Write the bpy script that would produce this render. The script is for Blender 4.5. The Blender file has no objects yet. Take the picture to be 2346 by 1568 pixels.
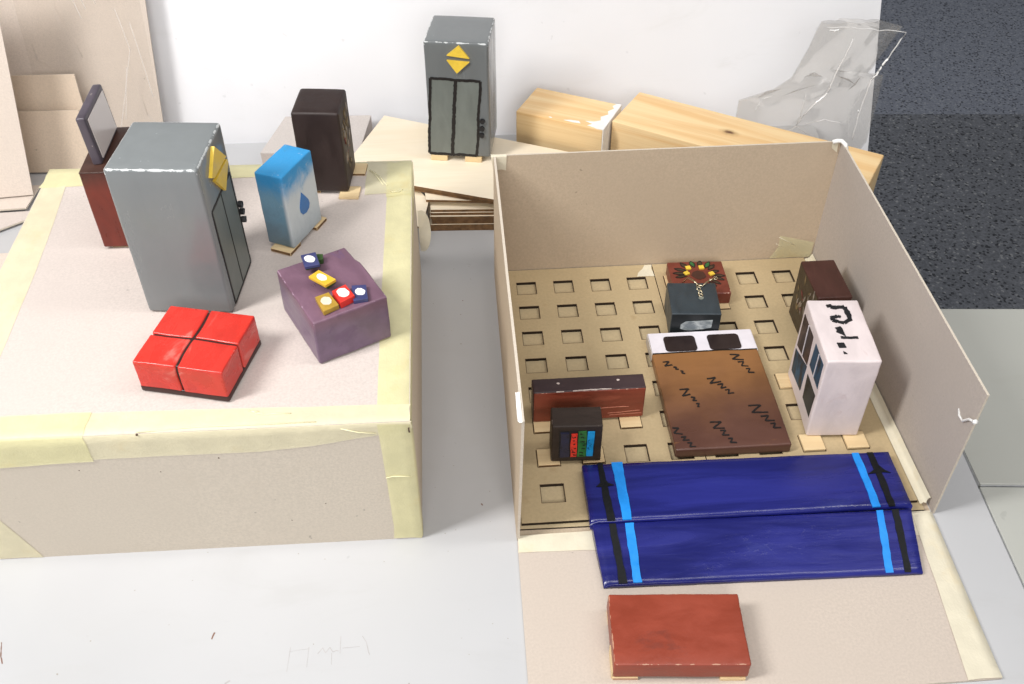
import bpy, bmesh, math, random
from math import sin, cos, pi, radians
from mathutils import Vector, Matrix, noise

random.seed(7)
S = bpy.context.scene
C = S.collection

# ------------------------------------------------------------------ camera
cam_d = bpy.data.cameras.new('camera')
cam = bpy.data.objects.new('camera', cam_d); C.objects.link(cam)
PIT, YAW, ROL = 0.7412, 0.06671, -0.00485
fwd = Vector((sin(YAW)*cos(PIT), cos(YAW)*cos(PIT), -sin(PIT)))
rgt = Vector((cos(YAW), -sin(YAW), 0)); up = rgt.cross(fwd)
r2 = cos(ROL)*rgt + sin(ROL)*up; u2 = -sin(ROL)*rgt + cos(ROL)*up
M = Matrix((r2, u2, -fwd)).transposed().to_4x4()
M.translation = Vector((-0.04315, -0.5641, 0.77276))
cam.matrix_world = M
cam_d.sensor_width = 36; cam_d.lens = 36*2259.99/2346
cam_d.clip_start = 0.02; cam_d.clip_end = 60
S.camera = cam

# ------------------------------------------------------------------ world, lamps, exposure
W = bpy.data.worlds.new('World'); S.world = W; W.use_nodes = True
bg = W.node_tree.nodes['Background']
bg.inputs[0].default_value = (0.96, 0.98, 1.0, 1); bg.inputs[1].default_value = 0.20

def area(name, loc, target, sx, sy, power, col):
    l = bpy.data.lights.new(name, 'AREA'); l.shape = 'RECTANGLE'; l.size = sx; l.size_y = sy
    l.energy = power; l.color = col
    o = bpy.data.objects.new(name, l); C.objects.link(o); o.location = loc
    o.rotation_euler = (Vector(target)-Vector(loc)).to_track_quat('-Z', 'Y').to_euler()
    return o
area('ceiling_lamp_left', (-1.15, -0.32, 1.50), (0.0, 0.15, 0), 0.3, 0.7, 32, (1.0, 0.985, 0.965))
area('window_light_front', (-0.02, -1.85, 1.30), (-0.35, 0.2, 0.1), 1.1, 0.7, 26, (1.0, 0.985, 0.97))
area('ceiling_lamp_right', (1.25, 0.0, 1.85), (0.1, 0.2, 0), 0.25, 1.0, 10, (1.0, 0.975, 0.94))
area('ceiling_lamp_back', (-0.15, 0.0, 2.1), (-0.1, 0.55, 0), 1.6, 0.35, 15, (1.0, 0.98, 0.96))
S.view_settings.view_transform = 'Standard'; S.view_settings.look = 'None'
S.view_settings.exposure = -0.08; S.view_settings.gamma = 1
S.render.engine = 'CYCLES'
S.cycles.max_bounces = 8; S.cycles.transparent_max_bounces = 16
try: S.cycles.use_denoising = True
except Exception: pass

# ------------------------------------------------------------------ material helpers
class NT:
    def __init__(s, name):
        s.m = bpy.data.materials.new(name); s.m.use_nodes = True
        s.t = s.m.node_tree; s.b = s.t.nodes['Principled BSDF']; s.out = s.t.nodes['Material Output']
    def n(s, typ, **kw):
        nd = s.t.nodes.new(typ)
        for k, v in kw.items(): setattr(nd, k, v)
        return nd
    def put(s, sock, v):
        if hasattr(v, 'links'): s.t.links.new(v, sock)
        else:
            if isinstance(v, tuple) and len(v) == 3 and sock.type == 'RGBA': v = (*v, 1)
            sock.default_value = v
    def math(s, op, a, b=0.0, clamp=False):
        nd = s.n('ShaderNodeMath', operation=op, use_clamp=clamp)
        s.put(nd.inputs[0], a); s.put(nd.inputs[1], b); return nd.outputs[0]
    def mix(s, f, a, b, mode='MIX'):
        nd = s.n('ShaderNodeMix', data_type='RGBA', blend_type=mode, clamp_factor=True)
        s.put(nd.inputs[0], f); s.put(nd.inputs[6], a); s.put(nd.inputs[7], b); return nd.outputs[2]
    def coord(s, scale=(1, 1, 1), loc=(0, 0, 0), rot=(0, 0, 0)):
        tc = s.n('ShaderNodeTexCoord'); mp = s.n('ShaderNodeMapping')
        s.t.links.new(tc.outputs['Object'], mp.inputs[0])
        mp.inputs[1].default_value = loc; mp.inputs[2].default_value = rot; mp.inputs[3].default_value = scale
        return mp.outputs[0]
    def noise(s, vec, scale=10, detail=4, rough=.55, dist=0):
        nd = s.n('ShaderNodeTexNoise'); s.put(nd.inputs['Vector'], vec)
        nd.inputs['Scale'].default_value = scale; nd.inputs['Detail'].default_value = detail
        nd.inputs['Roughness'].default_value = rough; nd.inputs['Distortion'].default_value = dist
        return nd.outputs[0]
    def ramp(s, f, a, b, lo=0.0, hi=1.0):
        nd = s.n('ShaderNodeMapRange', interpolation_type='SMOOTHSTEP')
        s.put(nd.inputs[0], f); nd.inputs[1].default_value = a; nd.inputs[2].default_value = b
        nd.inputs[3].default_value = lo; nd.inputs[4].default_value = hi
        return nd.outputs[0]
    def bump(s, h, strength=.2, dist=.001):
        nd = s.n('ShaderNodeBump'); s.put(nd.inputs['Height'], h)
        nd.inputs['Strength'].default_value = strength; nd.inputs['Distance'].default_value = dist
        s.t.links.new(nd.outputs[0], s.b.inputs['Normal'])
    def done(s, col, rough=.5, spec=.5):
        s.put(s.b.inputs['Base Color'], col); s.put(s.b.inputs['Roughness'], rough)
        s.b.inputs['Specular IOR Level'].default_value = spec
        return s.m

def mul(c, k): return tuple(min(1, x*k) for x in c)

def paint(name, col, rough=.42, var=.16, streak=(1, 1, 1), dims=None, wear=.0016, wearcol=(.62, .50, .38),
          wearamt=.55, bump=.25, fine=260, grad=None, blot=None, spec=.5, brush=60, cover=None, wtop=False):
    """hand-brushed paint on wood: streaks, blotches, chipped arrises"""
    t = NT(name); v = t.coord(streak)
    n1 = t.noise(v, brush, 5, .6, .4); n2 = t.noise(t.coord(), 18, 3); n3 = t.noise(t.coord(), fine, 3, .6)
    base = col
    if grad:                                   # painted colour run between stops along an axis
        ax, lo, hi, c2 = grad
        sp = t.n('ShaderNodeSeparateXYZ'); t.put(sp.inputs[0], t.coord())
        f = t.ramp(t.math('ADD', sp.outputs[ax], t.math('MULTIPLY', t.math('SUBTRACT', n2, .5), (hi-lo)*.5)), lo, hi)
        base = t.mix(f, col, c2)
    c = t.mix(t.ramp(n1, .3, .7), t.mix(1.0, base, (1-var,)*3, 'MULTIPLY'), t.mix(1.0, base, (1+var,)*3, 'MULTIPLY'))
    c = t.mix(t.ramp(n2, .35, .75, 0, .35), c, t.mix(1.0, base, (1-var*1.6,)*3, 'MULTIPLY'))
    if blot:
        bc, th = blot
        n4 = t.noise(t.coord(streak, (3.1, 1.7, .4)), 190 if name.startswith('book') else 38, 5, .62, .8)
        c = t.mix(t.ramp(n4, th, th+.09, 0, .8), c, bc)
    if cover:                                   # thin patches where wood shows
        n5 = t.noise(t.coord((1, 1, 1), (5, 2, 1)), 120, 4, .65)
        c = t.mix(t.ramp(n5, cover, cover+.05, 0, .8), c, wearcol)
    if dims:
        w, d, h = dims
        sp = t.n('ShaderNodeSeparateXYZ'); t.put(sp.inputs[0], t.coord())
        a = t.math('SUBTRACT', w/2, t.math('ABSOLUTE', sp.outputs[0]))
        b = t.math('SUBTRACT', d/2, t.math('ABSOLUTE', sp.outputs[1]))
        e = t.math('SUBTRACT', h/2, t.math('ABSOLUTE', t.math('SUBTRACT', sp.outputs[2], h/2)))
        mx = t.math('MAXIMUM', a, b); mn = t.math('MINIMUM', a, b)
        sec = t.math('MAXIMUM', mn, t.math('MINIMUM', mx, e))
        nw = t.noise(t.coord((1, 1, 1), (9, 4, 2)), 95, 5, .7)
        lim = t.math('MULTIPLY', t.ramp(nw, 1-wearamt-.12, 1-wearamt+.22), wear)
        k = t.math('LESS_THAN', sec, lim)
        if wtop: k = t.math('MULTIPLY', k, t.math('GREATER_THAN', sp.outputs[2], h*.965))
        c = t.mix(t.math('MULTIPLY', k, .85), c, wearcol)
    hgt = t.math('ADD', t.math('MULTIPLY', n1, .6), t.math('MULTIPLY', n3, .4))
    t.bump(hgt, bump, .0012)
    return t.done(c, t.ramp(n1, .25, .75, rough-.08, rough+.12), spec)

def plain(name, col, rough=.5, var=.08, sc=120, bump=.1, spec=.4):
    t = NT(name); n = t.noise(t.coord(), sc, 4)
    t.bump(n, bump, .0006)
    return t.done(t.mix(t.ramp(n, .3, .7), mul(col, 1-var), mul(col, 1+var)), rough, spec)

def cardboard(name, col, tint=None):
    t = NT(name); v = t.coord()
    n = t.noise(v, 420, 4, .7); n2 = t.noise(v, 6, 3); n3 = t.noise(t.coord((1, 1, 1), (2, 5, 1)), 130, 2)
    c = t.mix(t.ramp(n, .3, .7), mul(col, .91), mul(col, 1.06))
    n4 = t.noise(t.coord((1, 1, 1), (7, 2, 4)), 28, 5, .65, .5)
    c = t.mix(t.ramp(n4, .55, .8, 0, .4), c, tuple(x*y for x, y in zip(col, (.90, .88, .84))))
    c = t.mix(t.ramp(n2, .35, .7, 0, .6), c, tint or mul(col, .95))
    c = t.mix(t.ramp(n3, .755, .79, 0, .55), c, mul(col, .45))        # flecks in the pulp
    t.bump(n, .12, .0005)
    return t.done(c, .8, .25)

def wood(name, light, dark, axis=0, ring=55, rough=.55, knot=None, stretch=.06):
    t = NT(name)
    sc = [1, 1, 1]; sc[axis] = stretch
    v = t.coord(tuple(sc))
    d = t.noise(v, 9, 3, .5)
    wv = t.n('ShaderNodeTexNoise'); t.put(wv.inputs['Vector'], v)
    wv.inputs['Scale'].default_value = ring; wv.inputs['Detail'].default_value = 6; wv.inputs['Distortion'].default_value = .6
    f = t.noise(t.coord(tuple(x*(6 if i != axis else 1) for i, x in enumerate(sc))), 110, 4, .6)
    c = t.mix(t.ramp(wv.outputs[0], .42, .68), light, dark)
    c = t.mix(t.ramp(f, .45, .75, 0, .35), c, mul(dark, .85))
    c = t.mix(t.ramp(d, .4, .7, 0, .3), c, mul(light, 1.08))
    if knot:
        sp = t.n('ShaderNodeVectorMath', operation='DISTANCE')
        t.put(sp.inputs[0], t.coord((.55, 1, 1))); sp.inputs[1].default_value = (knot[0]*.55, knot[1], knot[2])
        dd = t.math('ADD', sp.outputs['Value'], t.math('MULTIPLY', t.math('SUBTRACT', t.noise(t.coord(), 160, 3), .5), .006))
        c = t.mix(t.ramp(dd, .003, .010, .75, 0), c, mul(dark, .62))
        c = t.mix(t.ramp(dd, .001, .005, 1, 0), c, (.12, .05, .02))
    t.bump(f, .1, .0006)
    return t.done(c, rough, .35)

CB = (.60, .53, .488)
m_card = cardboard('greyboard', CB)
m_card_in = cardboard('greyboard_inside_shaded', (.53, .425, .312))  # same greyboard; shade and warm bounce inside the box put into its colour
m_card_pale = cardboard('pale_board', (.66, .575, .505)); m_card_tan = cardboard('tan_board', (.62, .505, .395))
m_flap = cardboard('flap_board_dim', (.555, .480, .415)); m_card_r = cardboard('wall_board_shaded', (.47, .415, .37)); m_cardedge = cardboard('board_edge', (.62, .55, .46))  # flap and right wall: same board, weaker light and shade put in colour

def tape_mat(name, col, a=.85):
    t = NT(name); v = t.coord()
    n = t.noise(v, 55, 4, .6); n2 = t.noise(t.coord((1, 1, 1), (4, 1, 2)), 500, 3); n3 = t.noise(t.coord((1, .25, 1), (1, 7, 2)), 130, 3, .6, .7)
    c = t.mix(t.ramp(n, .3, .75), mul(col, .95), mul(col, 1.05))
    t.bump(t.math('ADD', t.math('MULTIPLY', n3, .8), t.math('MULTIPLY', n2, .5)), .5, .0010)
    n6 = t.noise(t.coord((1, 1, 1), (8, 3, 5)), 24, 4, .6); c = t.mix(t.ramp(n6, .55, .72, 0, .5), c, tuple(x*y for x, y in zip(col, (1.0, .90, .72))))
    t.b.inputs['Alpha'].default_value = a
    return t.done(c, .42, .45)
m_tape = tape_mat('masking_tape_yellow', (.85, .80, .46), .70)
m_tape2 = tape_mat('masking_tape_cream', (.86, .79, .55), .70)
m_tape3 = tape_mat('masking_tape_pale', (.80, .74, .58), .86)
m_tape4 = tape_mat('masking_tape_sheer', (.82, .78, .50), .5)

# ------------------------------------------------------------------ geometry helpers
def link(name, me, mat, parent=None):
    o = bpy.data.objects.new(name, me); C.objects.link(o)
    for m in (mat if isinstance(mat, (list, tuple)) else [mat]): me.materials.append(m)
    if parent: o.parent = parent
    return o
def mesh(name, vs, fs, mat, parent=None, smooth=False, mi=None):
    me = bpy.data.meshes.new(name); me.from_pydata([tuple(v) for v in vs], [], fs); me.update()
    bm = bmesh.new(); bm.from_mesh(me); bmesh.ops.recalc_face_normals(bm, faces=bm.faces); bm.to_mesh(me); bm.free()
    if smooth:
        for p in me.polygons: p.use_smooth = True
    o = link(name, me, mat, parent)
    if mi:
        for p, i in zip(me.polygons, mi): p.material_index = i
    return o
def tag(o, label=None, cat=None, group=None, kind=None):
    if label: o['label'] = label
    if cat: o['category'] = cat
    if group: o['group'] = group
    if kind: o['kind'] = kind
    return o
def thing(name, label, cat, loc=(0, 0, 0), yaw=0.0, group=None, rot=None):
    o = bpy.data.objects.new(name, None); C.objects.link(o); o.empty_display_size = .01
    o.location = loc; o.rotation_euler = rot or (0, 0, yaw)
    return tag(o, label, cat, group)

def rbox(w, d, h, r=.0015, n=10, amp=.0002, seed=0, fr=18, z0=0.0, cx=0.0, cy=0.0, warp=None):
    """rounded, slightly hand-sanded box; base at z0"""
    def ax(L):
        m = L/2; a = [-m, -m+r*.3, -m+r*.65, -m+r]
        k = max(1, int(n*L/max(w, d, h)))
        a += [(-m+r)+(2*m-2*r)*i/k for i in range(1, k)]
        return a+[-x for x in reversed(a[:4])]
    X, Y, Z = ax(w), ax(d), ax(h)
    vs, fs, idx = [], [], {}
    def V(i, j, k):
        key = (i, j, k)
        if key in idx: return idx[key]
        p = Vector((X[i], Y[j], Z[k]))
        q = Vector((max(-w/2+r, min(w/2-r, p.x)), max(-d/2+r, min(d/2-r, p.y)), max(-h/2+r, min(h/2-r, p.z))))
        dv = p-q
        if dv.length > 1e-9: p = q+dv.normalized()*r
        s = noise.noise_vector((p+Vector((seed*3.1, seed*1.7, seed*.9)))*fr)*amp + noise.noise_vector((p+Vector((seed, 9, 2)))*fr*6)*amp*.45
        p = p+s+Vector((cx, cy, h/2+z0))
        if warp: p = warp(p)
        idx[key] = len(vs); vs.append(p); return idx[key]
    a, b, c = len(X)-1, len(Y)-1, len(Z)-1
    for i in range(a):
        for j in range(b):
            fs.append((V(i, j, 0), V(i, j+1, 0), V(i+1, j+1, 0), V(i+1, j, 0)))
            fs.append((V(i, j, c), V(i+1, j, c), V(i+1, j+1, c), V(i, j+1, c)))
    for i in range(a):
        for k in range(c):
            fs.append((V(i, 0, k), V(i+1, 0, k), V(i+1, 0, k+1), V(i, 0, k+1)))
            fs.append((V(i, b, k), V(i, b, k+1), V(i+1, b, k+1), V(i+1, b, k)))
    for j in range(b):
        for k in range(c):
            fs.append((V(0, j, k), V(0, j, k+1), V(0, j+1, k+1), V(0, j+1, k)))
            fs.append((V(a, j, k), V(a, j+1, k), V(a, j+1, k+1), V(a, j, k+1)))
    return vs, fs
def rb(name, mat, parent, *a, **k):
    vs, fs = rbox(*a, **k); return mesh(name, vs, fs, mat, parent, True)

def slab(name, poly, z0, z1, mat, parent=None, edge=None, bev=0.0):
    """prism over polygon (world xy); optional edge material for the sides"""
    n = len(poly); vs = [(x, y, z0) for x, y in poly]+[(x, y, z1) for x, y in poly]
    fs = [tuple(range(n)), tuple(range(n, 2*n))]+[(i, (i+1) % n, n+(i+1) % n, n+i) for i in range(n)]
    o = mesh(name, vs, fs, [mat, edge] if edge else mat, parent, mi=[0, 0]+[1]*n if edge else None)
    if bev:
        bm = bmesh.new(); bm.from_mesh(o.data)
        bmesh.ops.bevel(bm, geom=list(bm.edges), offset=bev, segments=2, affect='EDGES', profile=.6)
        bm.to_mesh(o.data); bm.free()
    return o
def plate(name, quad, th, mat, parent=None, n=(8, 8), amp=.0, seed=0, edge=None):
    """board of thickness th whose face is the 3-D quad (a,b,c,d); thickness goes along -normal"""
    a, b, c, d = [Vector(q) for q in quad]
    nrm = (b-a).cross(d-a).normalized()
    nu, nv = n; vs, fs, mi = [], [], []
    for s in (0, 1):
        for j in range(nv+1):
            for i in range(nu+1):
                u, v = i/nu, j/nv
                p = (a*(1-u)+b*u)*(1-v)+(d*(1-u)+c*u)*v
                p = p+nrm*(noise.noise((p+Vector((seed, 0, 0)))*7)*amp)-nrm*th*s
                vs.append(p)
    g = lambda s, i, j: s*(nu+1)*(nv+1)+j*(nu+1)+i
    for j in range(nv):
        for i in range(nu):
            fs.append((g(0, i, j), g(0, i+1, j), g(0, i+1, j+1), g(0, i, j+1))); mi.append(0)
            fs.append((g(1, i, j), g(1, i, j+1), g(1, i+1, j+1), g(1, i+1, j))); mi.append(0)
    for i in range(nu):
        for j in (0, nv): fs.append((g(0, i, j), g(0, i+1, j), g(1, i+1, j), g(1, i, j))); mi.append(1)
    for j in range(nv):
        for i in (0, nu): fs.append((g(0, i, j), g(0, i, j+1), g(1, i, j+1), g(1, i, j))); mi.append(1)
    return mesh(name, vs, fs, [mat, edge or mat], parent, mi=mi)

def facemap(face, w, d, h):
    return {'T': lambda u, v, o: (u, v, h+o), 'F': lambda u, v, o: (u, -d/2-o, v),
            'R': lambda u, v, o: (w/2+o, u, v), 'L': lambda u, v, o: (-w/2-o, u, v)}[face]
def decal_geo(vs, fs, poly, fm, t=.0004, b=-.0006):
    k = len(vs); n = len(poly)
    vs += [fm(u, v, t) for u, v in poly]+[fm(u, v, b) for u, v in poly]
    fs.append(tuple(range(k, k+n)))
    fs += [(k+i, k+(i+1) % n, k+n+(i+1) % n, k+n+i) for i in range(n)]
def decal(name, polys, fm, mat, parent, t=.0004, b=-.0006):
    vs, fs = [], []
    for p in polys: decal_geo(vs, fs, p, fm, t, b)
    return mesh(name, vs, fs, mat, parent)
def stroke(pts, w, jit=.15, step=.0025, taper=False):
    """outline polygon of a hand-drawn line"""
    P = [Vector(p) for p in pts]; L = []
    for a, b in zip(P, P[1:]):
        k = max(1, int((b-a).length/step))
        L += [a+(b-a)*i/k for i in range(k)]
    L.append(P[-1]); lo, hi = [], []
    for i, p in enumerate(L):
        dv = (L[min(i+1, len(L)-1)]-L[max(i-1, 0)]).normalized(); nn = Vector((-dv.y, dv.x))
        k = 1+random.uniform(-jit, jit)
        if taper: k *= .35+.65*sin(pi*min(1, (i+.6)/(len(L))))
        lo.append(p+nn*w/2*k); hi.append(p-nn*w/2*(1+random.uniform(-jit, jit)))
    return [tuple(q) for q in lo]+[tuple(q) for q in reversed(hi)]
def strokes(name, lines, w, fm, mat, parent, jit=.15, t=.0004, taper=False):
    vs, fs = [], []
    for li in lines:                                     # each segment a quad strip (robust when the line doubles back)
        for a, b in zip(li, li[1:]):
            pl = stroke([a, b], w, jit, taper=taper); n = len(pl)//2
            for i in range(n-1):
                decal_geo(vs, fs, [pl[i], pl[i+1], pl[2*n-2-i], pl[2*n-1-i]], fm, t+random.uniform(0, .00006))
    return mesh(name, vs, fs, mat, parent)
def blob(cx, cy, rx, ry, n=18, jit=.1, rot=0):
    out = []
    for i in range(n):
        a = 2*pi*i/n; k = 1+random.uniform(-jit, jit); x, y = rx*cos(a)*k, ry*sin(a)*k
        out.append((cx+x*cos(rot)-y*sin(rot), cy+x*sin(rot)+y*cos(rot)))
    return out
def tube(vs, fs, pts, r, n=6, closed=False):
    P = [Vector(p) for p in pts]; rings = []
    for i, p in enumerate(P):
        if closed: dv = (P[(i+1) % len(P)]-P[i-1]).normalized()
        else: dv = (P[min(i+1, len(P)-1)]-P[max(i-1, 0)]).normalized()
        x = dv.orthogonal().normalized() if abs(dv.z) > .9 else dv.cross(Vector((0, 0, 1))).normalized()
        y = dv.cross(x); k = len(vs)
        vs += [p+r*(cos(2*pi*j/n)*x+sin(2*pi*j/n)*y) for j in range(n)]; rings.append(k)
    R = list(zip(rings, rings[1:]))+([(rings[-1], rings[0])] if closed else [])
    for a, b in R:
        for j in range(n): fs.append((a+j, a+(j+1) % n, b+(j+1) % n, b+j))
    if not closed: fs.append(tuple(range(rings[0], rings[0]+n))); fs.append(tuple(range(rings[-1], rings[-1]+n)))

def tape(name, rows, mat, parent, sub=10, off=.0005, wr=.00035, seed=0, ends=.0012, label=None):
    """strip of tape laid as a sheet: rows = list of polylines (across the tape), spline-free lofted along"""
    vs, fs = [], []; nr = len(rows); nc = len(rows[0]); R = []
    for a, b in zip(rows, rows[1:]):
        for i in range(sub): R.append([Vector(p)*(1-i/sub)+Vector(q)*(i/sub) for p, q in zip(a, b)])
    R.append([Vector(p) for p in rows[-1]])
    for i, row in enumerate(R):
        Q = []
        for a, b in zip(row, row[1:]): Q += [a, a*.67+b*.33, a*.33+b*.67]
        Q.append(row[-1])
        for j, p in enumerate(Q):
            k = noise.noise_vector((p+Vector((seed, 0, 0)))*60)
            pp = p.copy()
            if j in (0, len(Q)-1) : pp = pp+k*.0004
            if i in (0, len(R)-1):
                along = (R[min(i+1, len(R)-1)][0]-R[max(i-1, 0)][0]).normalized()
                pp = pp+along*random.uniform(-ends, ends)
            vs.append(pp+Vector((0, 0, 1))*abs(k.z)*wr*(1 if 0 < j < len(Q)-1 else .2))
    m = (nc-1)*3+1
    for i in range(len(R)-1):
        for j in range(m-1): fs.append((i*m+j, i*m+j+1, (i+1)*m+j+1, (i+1)*m+j))
    o = mesh(name, vs, fs, mat, parent, True)
    if label: o['label'] = label
    return o

# ------------------------------------------------------------------ the setting
def carpet_mat(name, c1, c2, c3, th, sc):
    t = NT(name); v = t.coord()
    vo = t.n('ShaderNodeTexVoronoi'); t.put(vo.inputs['Vector'], v); vo.inputs['Scale'].default_value = sc
    sp = t.n('ShaderNodeSeparateColor'); t.t.links.new(vo.outputs['Color'], sp.inputs[0])
    n = t.noise(v, 120, 4, .7)
    c = t.mix(t.ramp(sp.outputs[0], .0, 1.0), c1, c2)
    c = t.mix(t.math('GREATER_THAN', sp.outputs[1], th), c, c3)
    c = t.mix(t.math('GREATER_THAN', sp.outputs[2], .90), c, mul(c1, .35))
    c = t.mix(t.ramp(n, .4, .7, 0, .4), c, mul(c2, .6))
    t.bump(vo.outputs['Distance'], .6, .004)
    return t.done(c, .9, .2)
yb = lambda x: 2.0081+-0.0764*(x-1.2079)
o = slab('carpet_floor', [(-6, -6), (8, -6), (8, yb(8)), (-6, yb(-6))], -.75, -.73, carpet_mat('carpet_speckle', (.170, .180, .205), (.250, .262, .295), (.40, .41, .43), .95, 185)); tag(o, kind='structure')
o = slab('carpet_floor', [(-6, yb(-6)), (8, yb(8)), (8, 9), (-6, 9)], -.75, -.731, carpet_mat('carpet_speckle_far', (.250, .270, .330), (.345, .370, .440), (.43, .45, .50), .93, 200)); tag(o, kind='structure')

def table_mat(name, col):
    t = NT(name); v = t.coord(); n = t.noise(v, 3, 3); n2 = t.noise(v, 500, 3); n3 = t.noise(t.coord((1, 1, 1), (3, 8, 1)), 60, 2)
    n5 = t.noise(t.coord((.35, 1, 1), (6, 2, 3), (0, 0, .5)), 22, 5, .65, .8)
    c = t.mix(t.ramp(n, .3, .7), mul(col, .95), mul(col, 1.02))
    c = t.mix(t.ramp(n5, .52, .75, 0, .5), c, tuple(x*y for x, y in zip(col, (.93, .925, .91))))
    c = t.mix(t.ramp(n3, .72, .77, 0, .35), c, mul(col, .7))
    t.bump(n2, .06, .0004)
    return t.done(c, t.ramp(n, .3, .7, .32, .42), .45)
m_tab = table_mat('white_laminate', (.500, .503, .515))
m_tab2 = table_mat('grey_laminate', (.46, .465, .43))
m_band = plain('edge_band', (.74, .75, .76), .4)
m_leg = plain('table_leg_metal', (.35, .36, .38), .35)
def make_table(label, poly, legs, mat, z=0.0):
    t = thing('table', label, 'table', (0, 0, -.73), group='white topped work tables pushed together')
    cx = sum(p[0] for p in poly)/len(poly); cy = sum(p[1] for p in poly)/len(poly)
    slab('tabletop', poly, .73+z-.022, .73+z, mat, t, m_band, .0012)
    for x, y in legs:
        vs, fs = [], []; tube(vs, fs, [(x, y, .0), (x, y, .708+z)], .018, 12); mesh('leg', vs, fs, m_leg, t, True)
    return t
TA = make_table('wide white table holding both cardboard boxes and the leaning white panel',
                [(-1.05, -.62), (.421, -.62), (.5065, .734), (-1.05, .756)], [(-.98, -.55), (.36, -.55), (.41, .50), (-.98, .50)], m_tab)
make_table('greyer table to the right of the open box, its far edge against the carpet',
           [(.466, .0345), (1.25, -.035), (1.26, .245), (.4805, .3045)], [(.54, .09), (1.2, .03), (1.2, .19), (.54, .24)], m_tab2, -.001)
make_table('greyer table nearest the right picture edge, in front of a thin seam',
           [(.4235, -.62), (1.25, -.62), (1.25, -.0375), (.4645, .032)], [(.5, -.55), (1.2, -.55), (1.2, -.1), (.53, -.05)], m_tab2, -.0015)
# pencil marks and smudges on the white tabletop
fmT = lambda u, v, o: (u, v, .73+o)
m_pencil = plain('pencil', (.44, .42, .42), .7); m_stain = plain('brown_fleck', (.20, .11, .08), .7)
def tl(lines, w, mat, nm='pencil_mark'): strokes(nm, lines, w, fmT, mat, TA, .5, .00012)
tl([[(-.2755, -.0862), (-.2738, -.0797)]], .0016, m_stain, 'brown_fleck')
tl([[(-.458, -.076), (-.4545, -.090), (-.451, -.097)]], .0010, m_stain, 'brown_fleck')
tl([[(-.182, -.107), (-.178, -.1015), (-.1755, -.1065), (-.172, -.1015), (-.169, -.1062), (-.1665, -.105), (-.164, -.1055)]], .0006, m_pencil)
tl([[(-.1628, -.108), (-.1630, -.0915)]], .0005, m_pencil)
tl([[(-.1443, -.0925), (-.1405, -.0985), (-.1385, -.1075), (-.1372, -.1115)]], .0006, m_pencil)
tl([[(-.2065, -.103), (-.1900, -.1015)], [(-.190, -.100), (-.1905, -.119)], [(-.206, -.099), (-.207, -.122)], [(-.170, -.107), (-.1695, -.118)], [(-.161, -.103), (-.146, -.1025)]], .00035, m_pencil)
tl([[(-.258, -.1295), (-.254, -.1265)]], .0012, m_pencil)
tl([[(-.0335, .0455), (-.0322, .0432)]], .0012, m_stain, 'brown_fleck')
tl([[(-.0415, .3565), (-.0415, .3575)]], .0014, m_stain, 'brown_fleck')
tl([[(.4880, -.128), (.4895, -.1295)]], .0012, m_stain, 'brown_fleck')

rg = random.Random(3); vs, fs = [], []
for i in range(48):
    x, y = rg.uniform(-.5, .0), rg.uniform(-.2, .02)
    if i > 28: x, y = rg.uniform(-.085, -.004), rg.uniform(-.02, .48)
    r_ = rg.uniform(.0003, .0007)*(1.8 if i % 11 == 0 else 1)
    decal_geo(vs, fs, [(x+r_*cos(a)*rg.uniform(.6, 1.5), y+r_*sin(a)) for a in (0, 1.2, 2.5, 3.8, 5.1)], fmT, .00012)
tag(mesh('dust_speck', vs, fs, plain('dust', (.36, .33, .30), .8), TA), kind='stuff')
# white panel leaning at the back
m_panel = table_mat('white_panel_coat', (.82, .82, .845))
P = thing('white_panel', 'big plain white panel standing upright behind everything', 'panel', (0, 0, 0))
plate('panel_board', [(-1.1, .605, -.7295), (.655, .582, -.7295), (.565, .835, .42), (-1.1, .86, .42)], .014, m_panel, P, (6, 4))

# cardboard sheets leaning at the left
sh = 'cardboard sheets leaning at the left back'
o = plate('cardboard_sheet', [(-.80, .745, .0), (-.4625, .724, .0), (-.4475, .790, .30), (-.80, .81, .32)], .002, m_card_pale, None, (8, 8), .002, 4, m_cardedge)
tag(o, 'tall beige cardboard sheet under clear film, leaning on the white panel', 'cardboard sheet', sh)
o = plate('cardboard_sheet', [(-.9, .585, .012), (-.6205, .612, .012), (-.600, .680, .30), (-.9, .655, .30)], .002, m_card_pale, None, (8, 8), .001, 6, m_cardedge)
tag(o, 'tall pinkish cardboard sheet cut off by the left picture edge', 'cardboard sheet', sh)
o = plate('cardboard_sheet', [(-.66, .694, .003), (-.5505, .690, .003), (-.5557, .7165, .1345), (-.665, .7205, .1340)], .002, m_card_tan, None, (6, 6), .0006, 8, m_cardedge)
tag(o, 'small square tan cardboard offcut behind the mirrored red dresser', 'cardboard sheet', sh)
o = plate('cardboard_sheet', [(-.668, .684, .003), (-.5480, .679, .003), (-.5585, .6985, .0900), (-.668, .7030, .0895)], .002, m_card_tan, None, (6, 6), .0006, 9, m_cardedge)
tag(o, 'low tan cardboard offcut in front of the small square one', 'cardboard sheet', sh)
fl = 'cardboard sheets lying flat at the left edge'
for k, (poly, z, lab) in enumerate([
    ([(-.95, .565), (-.6235, .585), (-.620, .640), (-.95, .63)], .009, 'flat cardboard strip under the foot of the pinkish sheet'),
    ([(-.95, .34), (-.648, .540), (-.62, .560), (-.60, .582), (-.95, .57)], .006, 'flat cardboard piece with a slanting cut edge, below the strip'),
    ([(-.95, .20), (-.58, .20), (-.55, .36), (-.560, .4935), (-.95, .485)], .003, 'lowest flat cardboard piece, ending beside the taped box')]):
    o = slab('cardboard_sheet', poly, z-.0024, z, [m_card_pale, m_card, m_tab][k] if k < 2 else m_card_pale, None, m_cardedge); tag(o, lab, 'cardboard sheet', fl)

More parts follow.
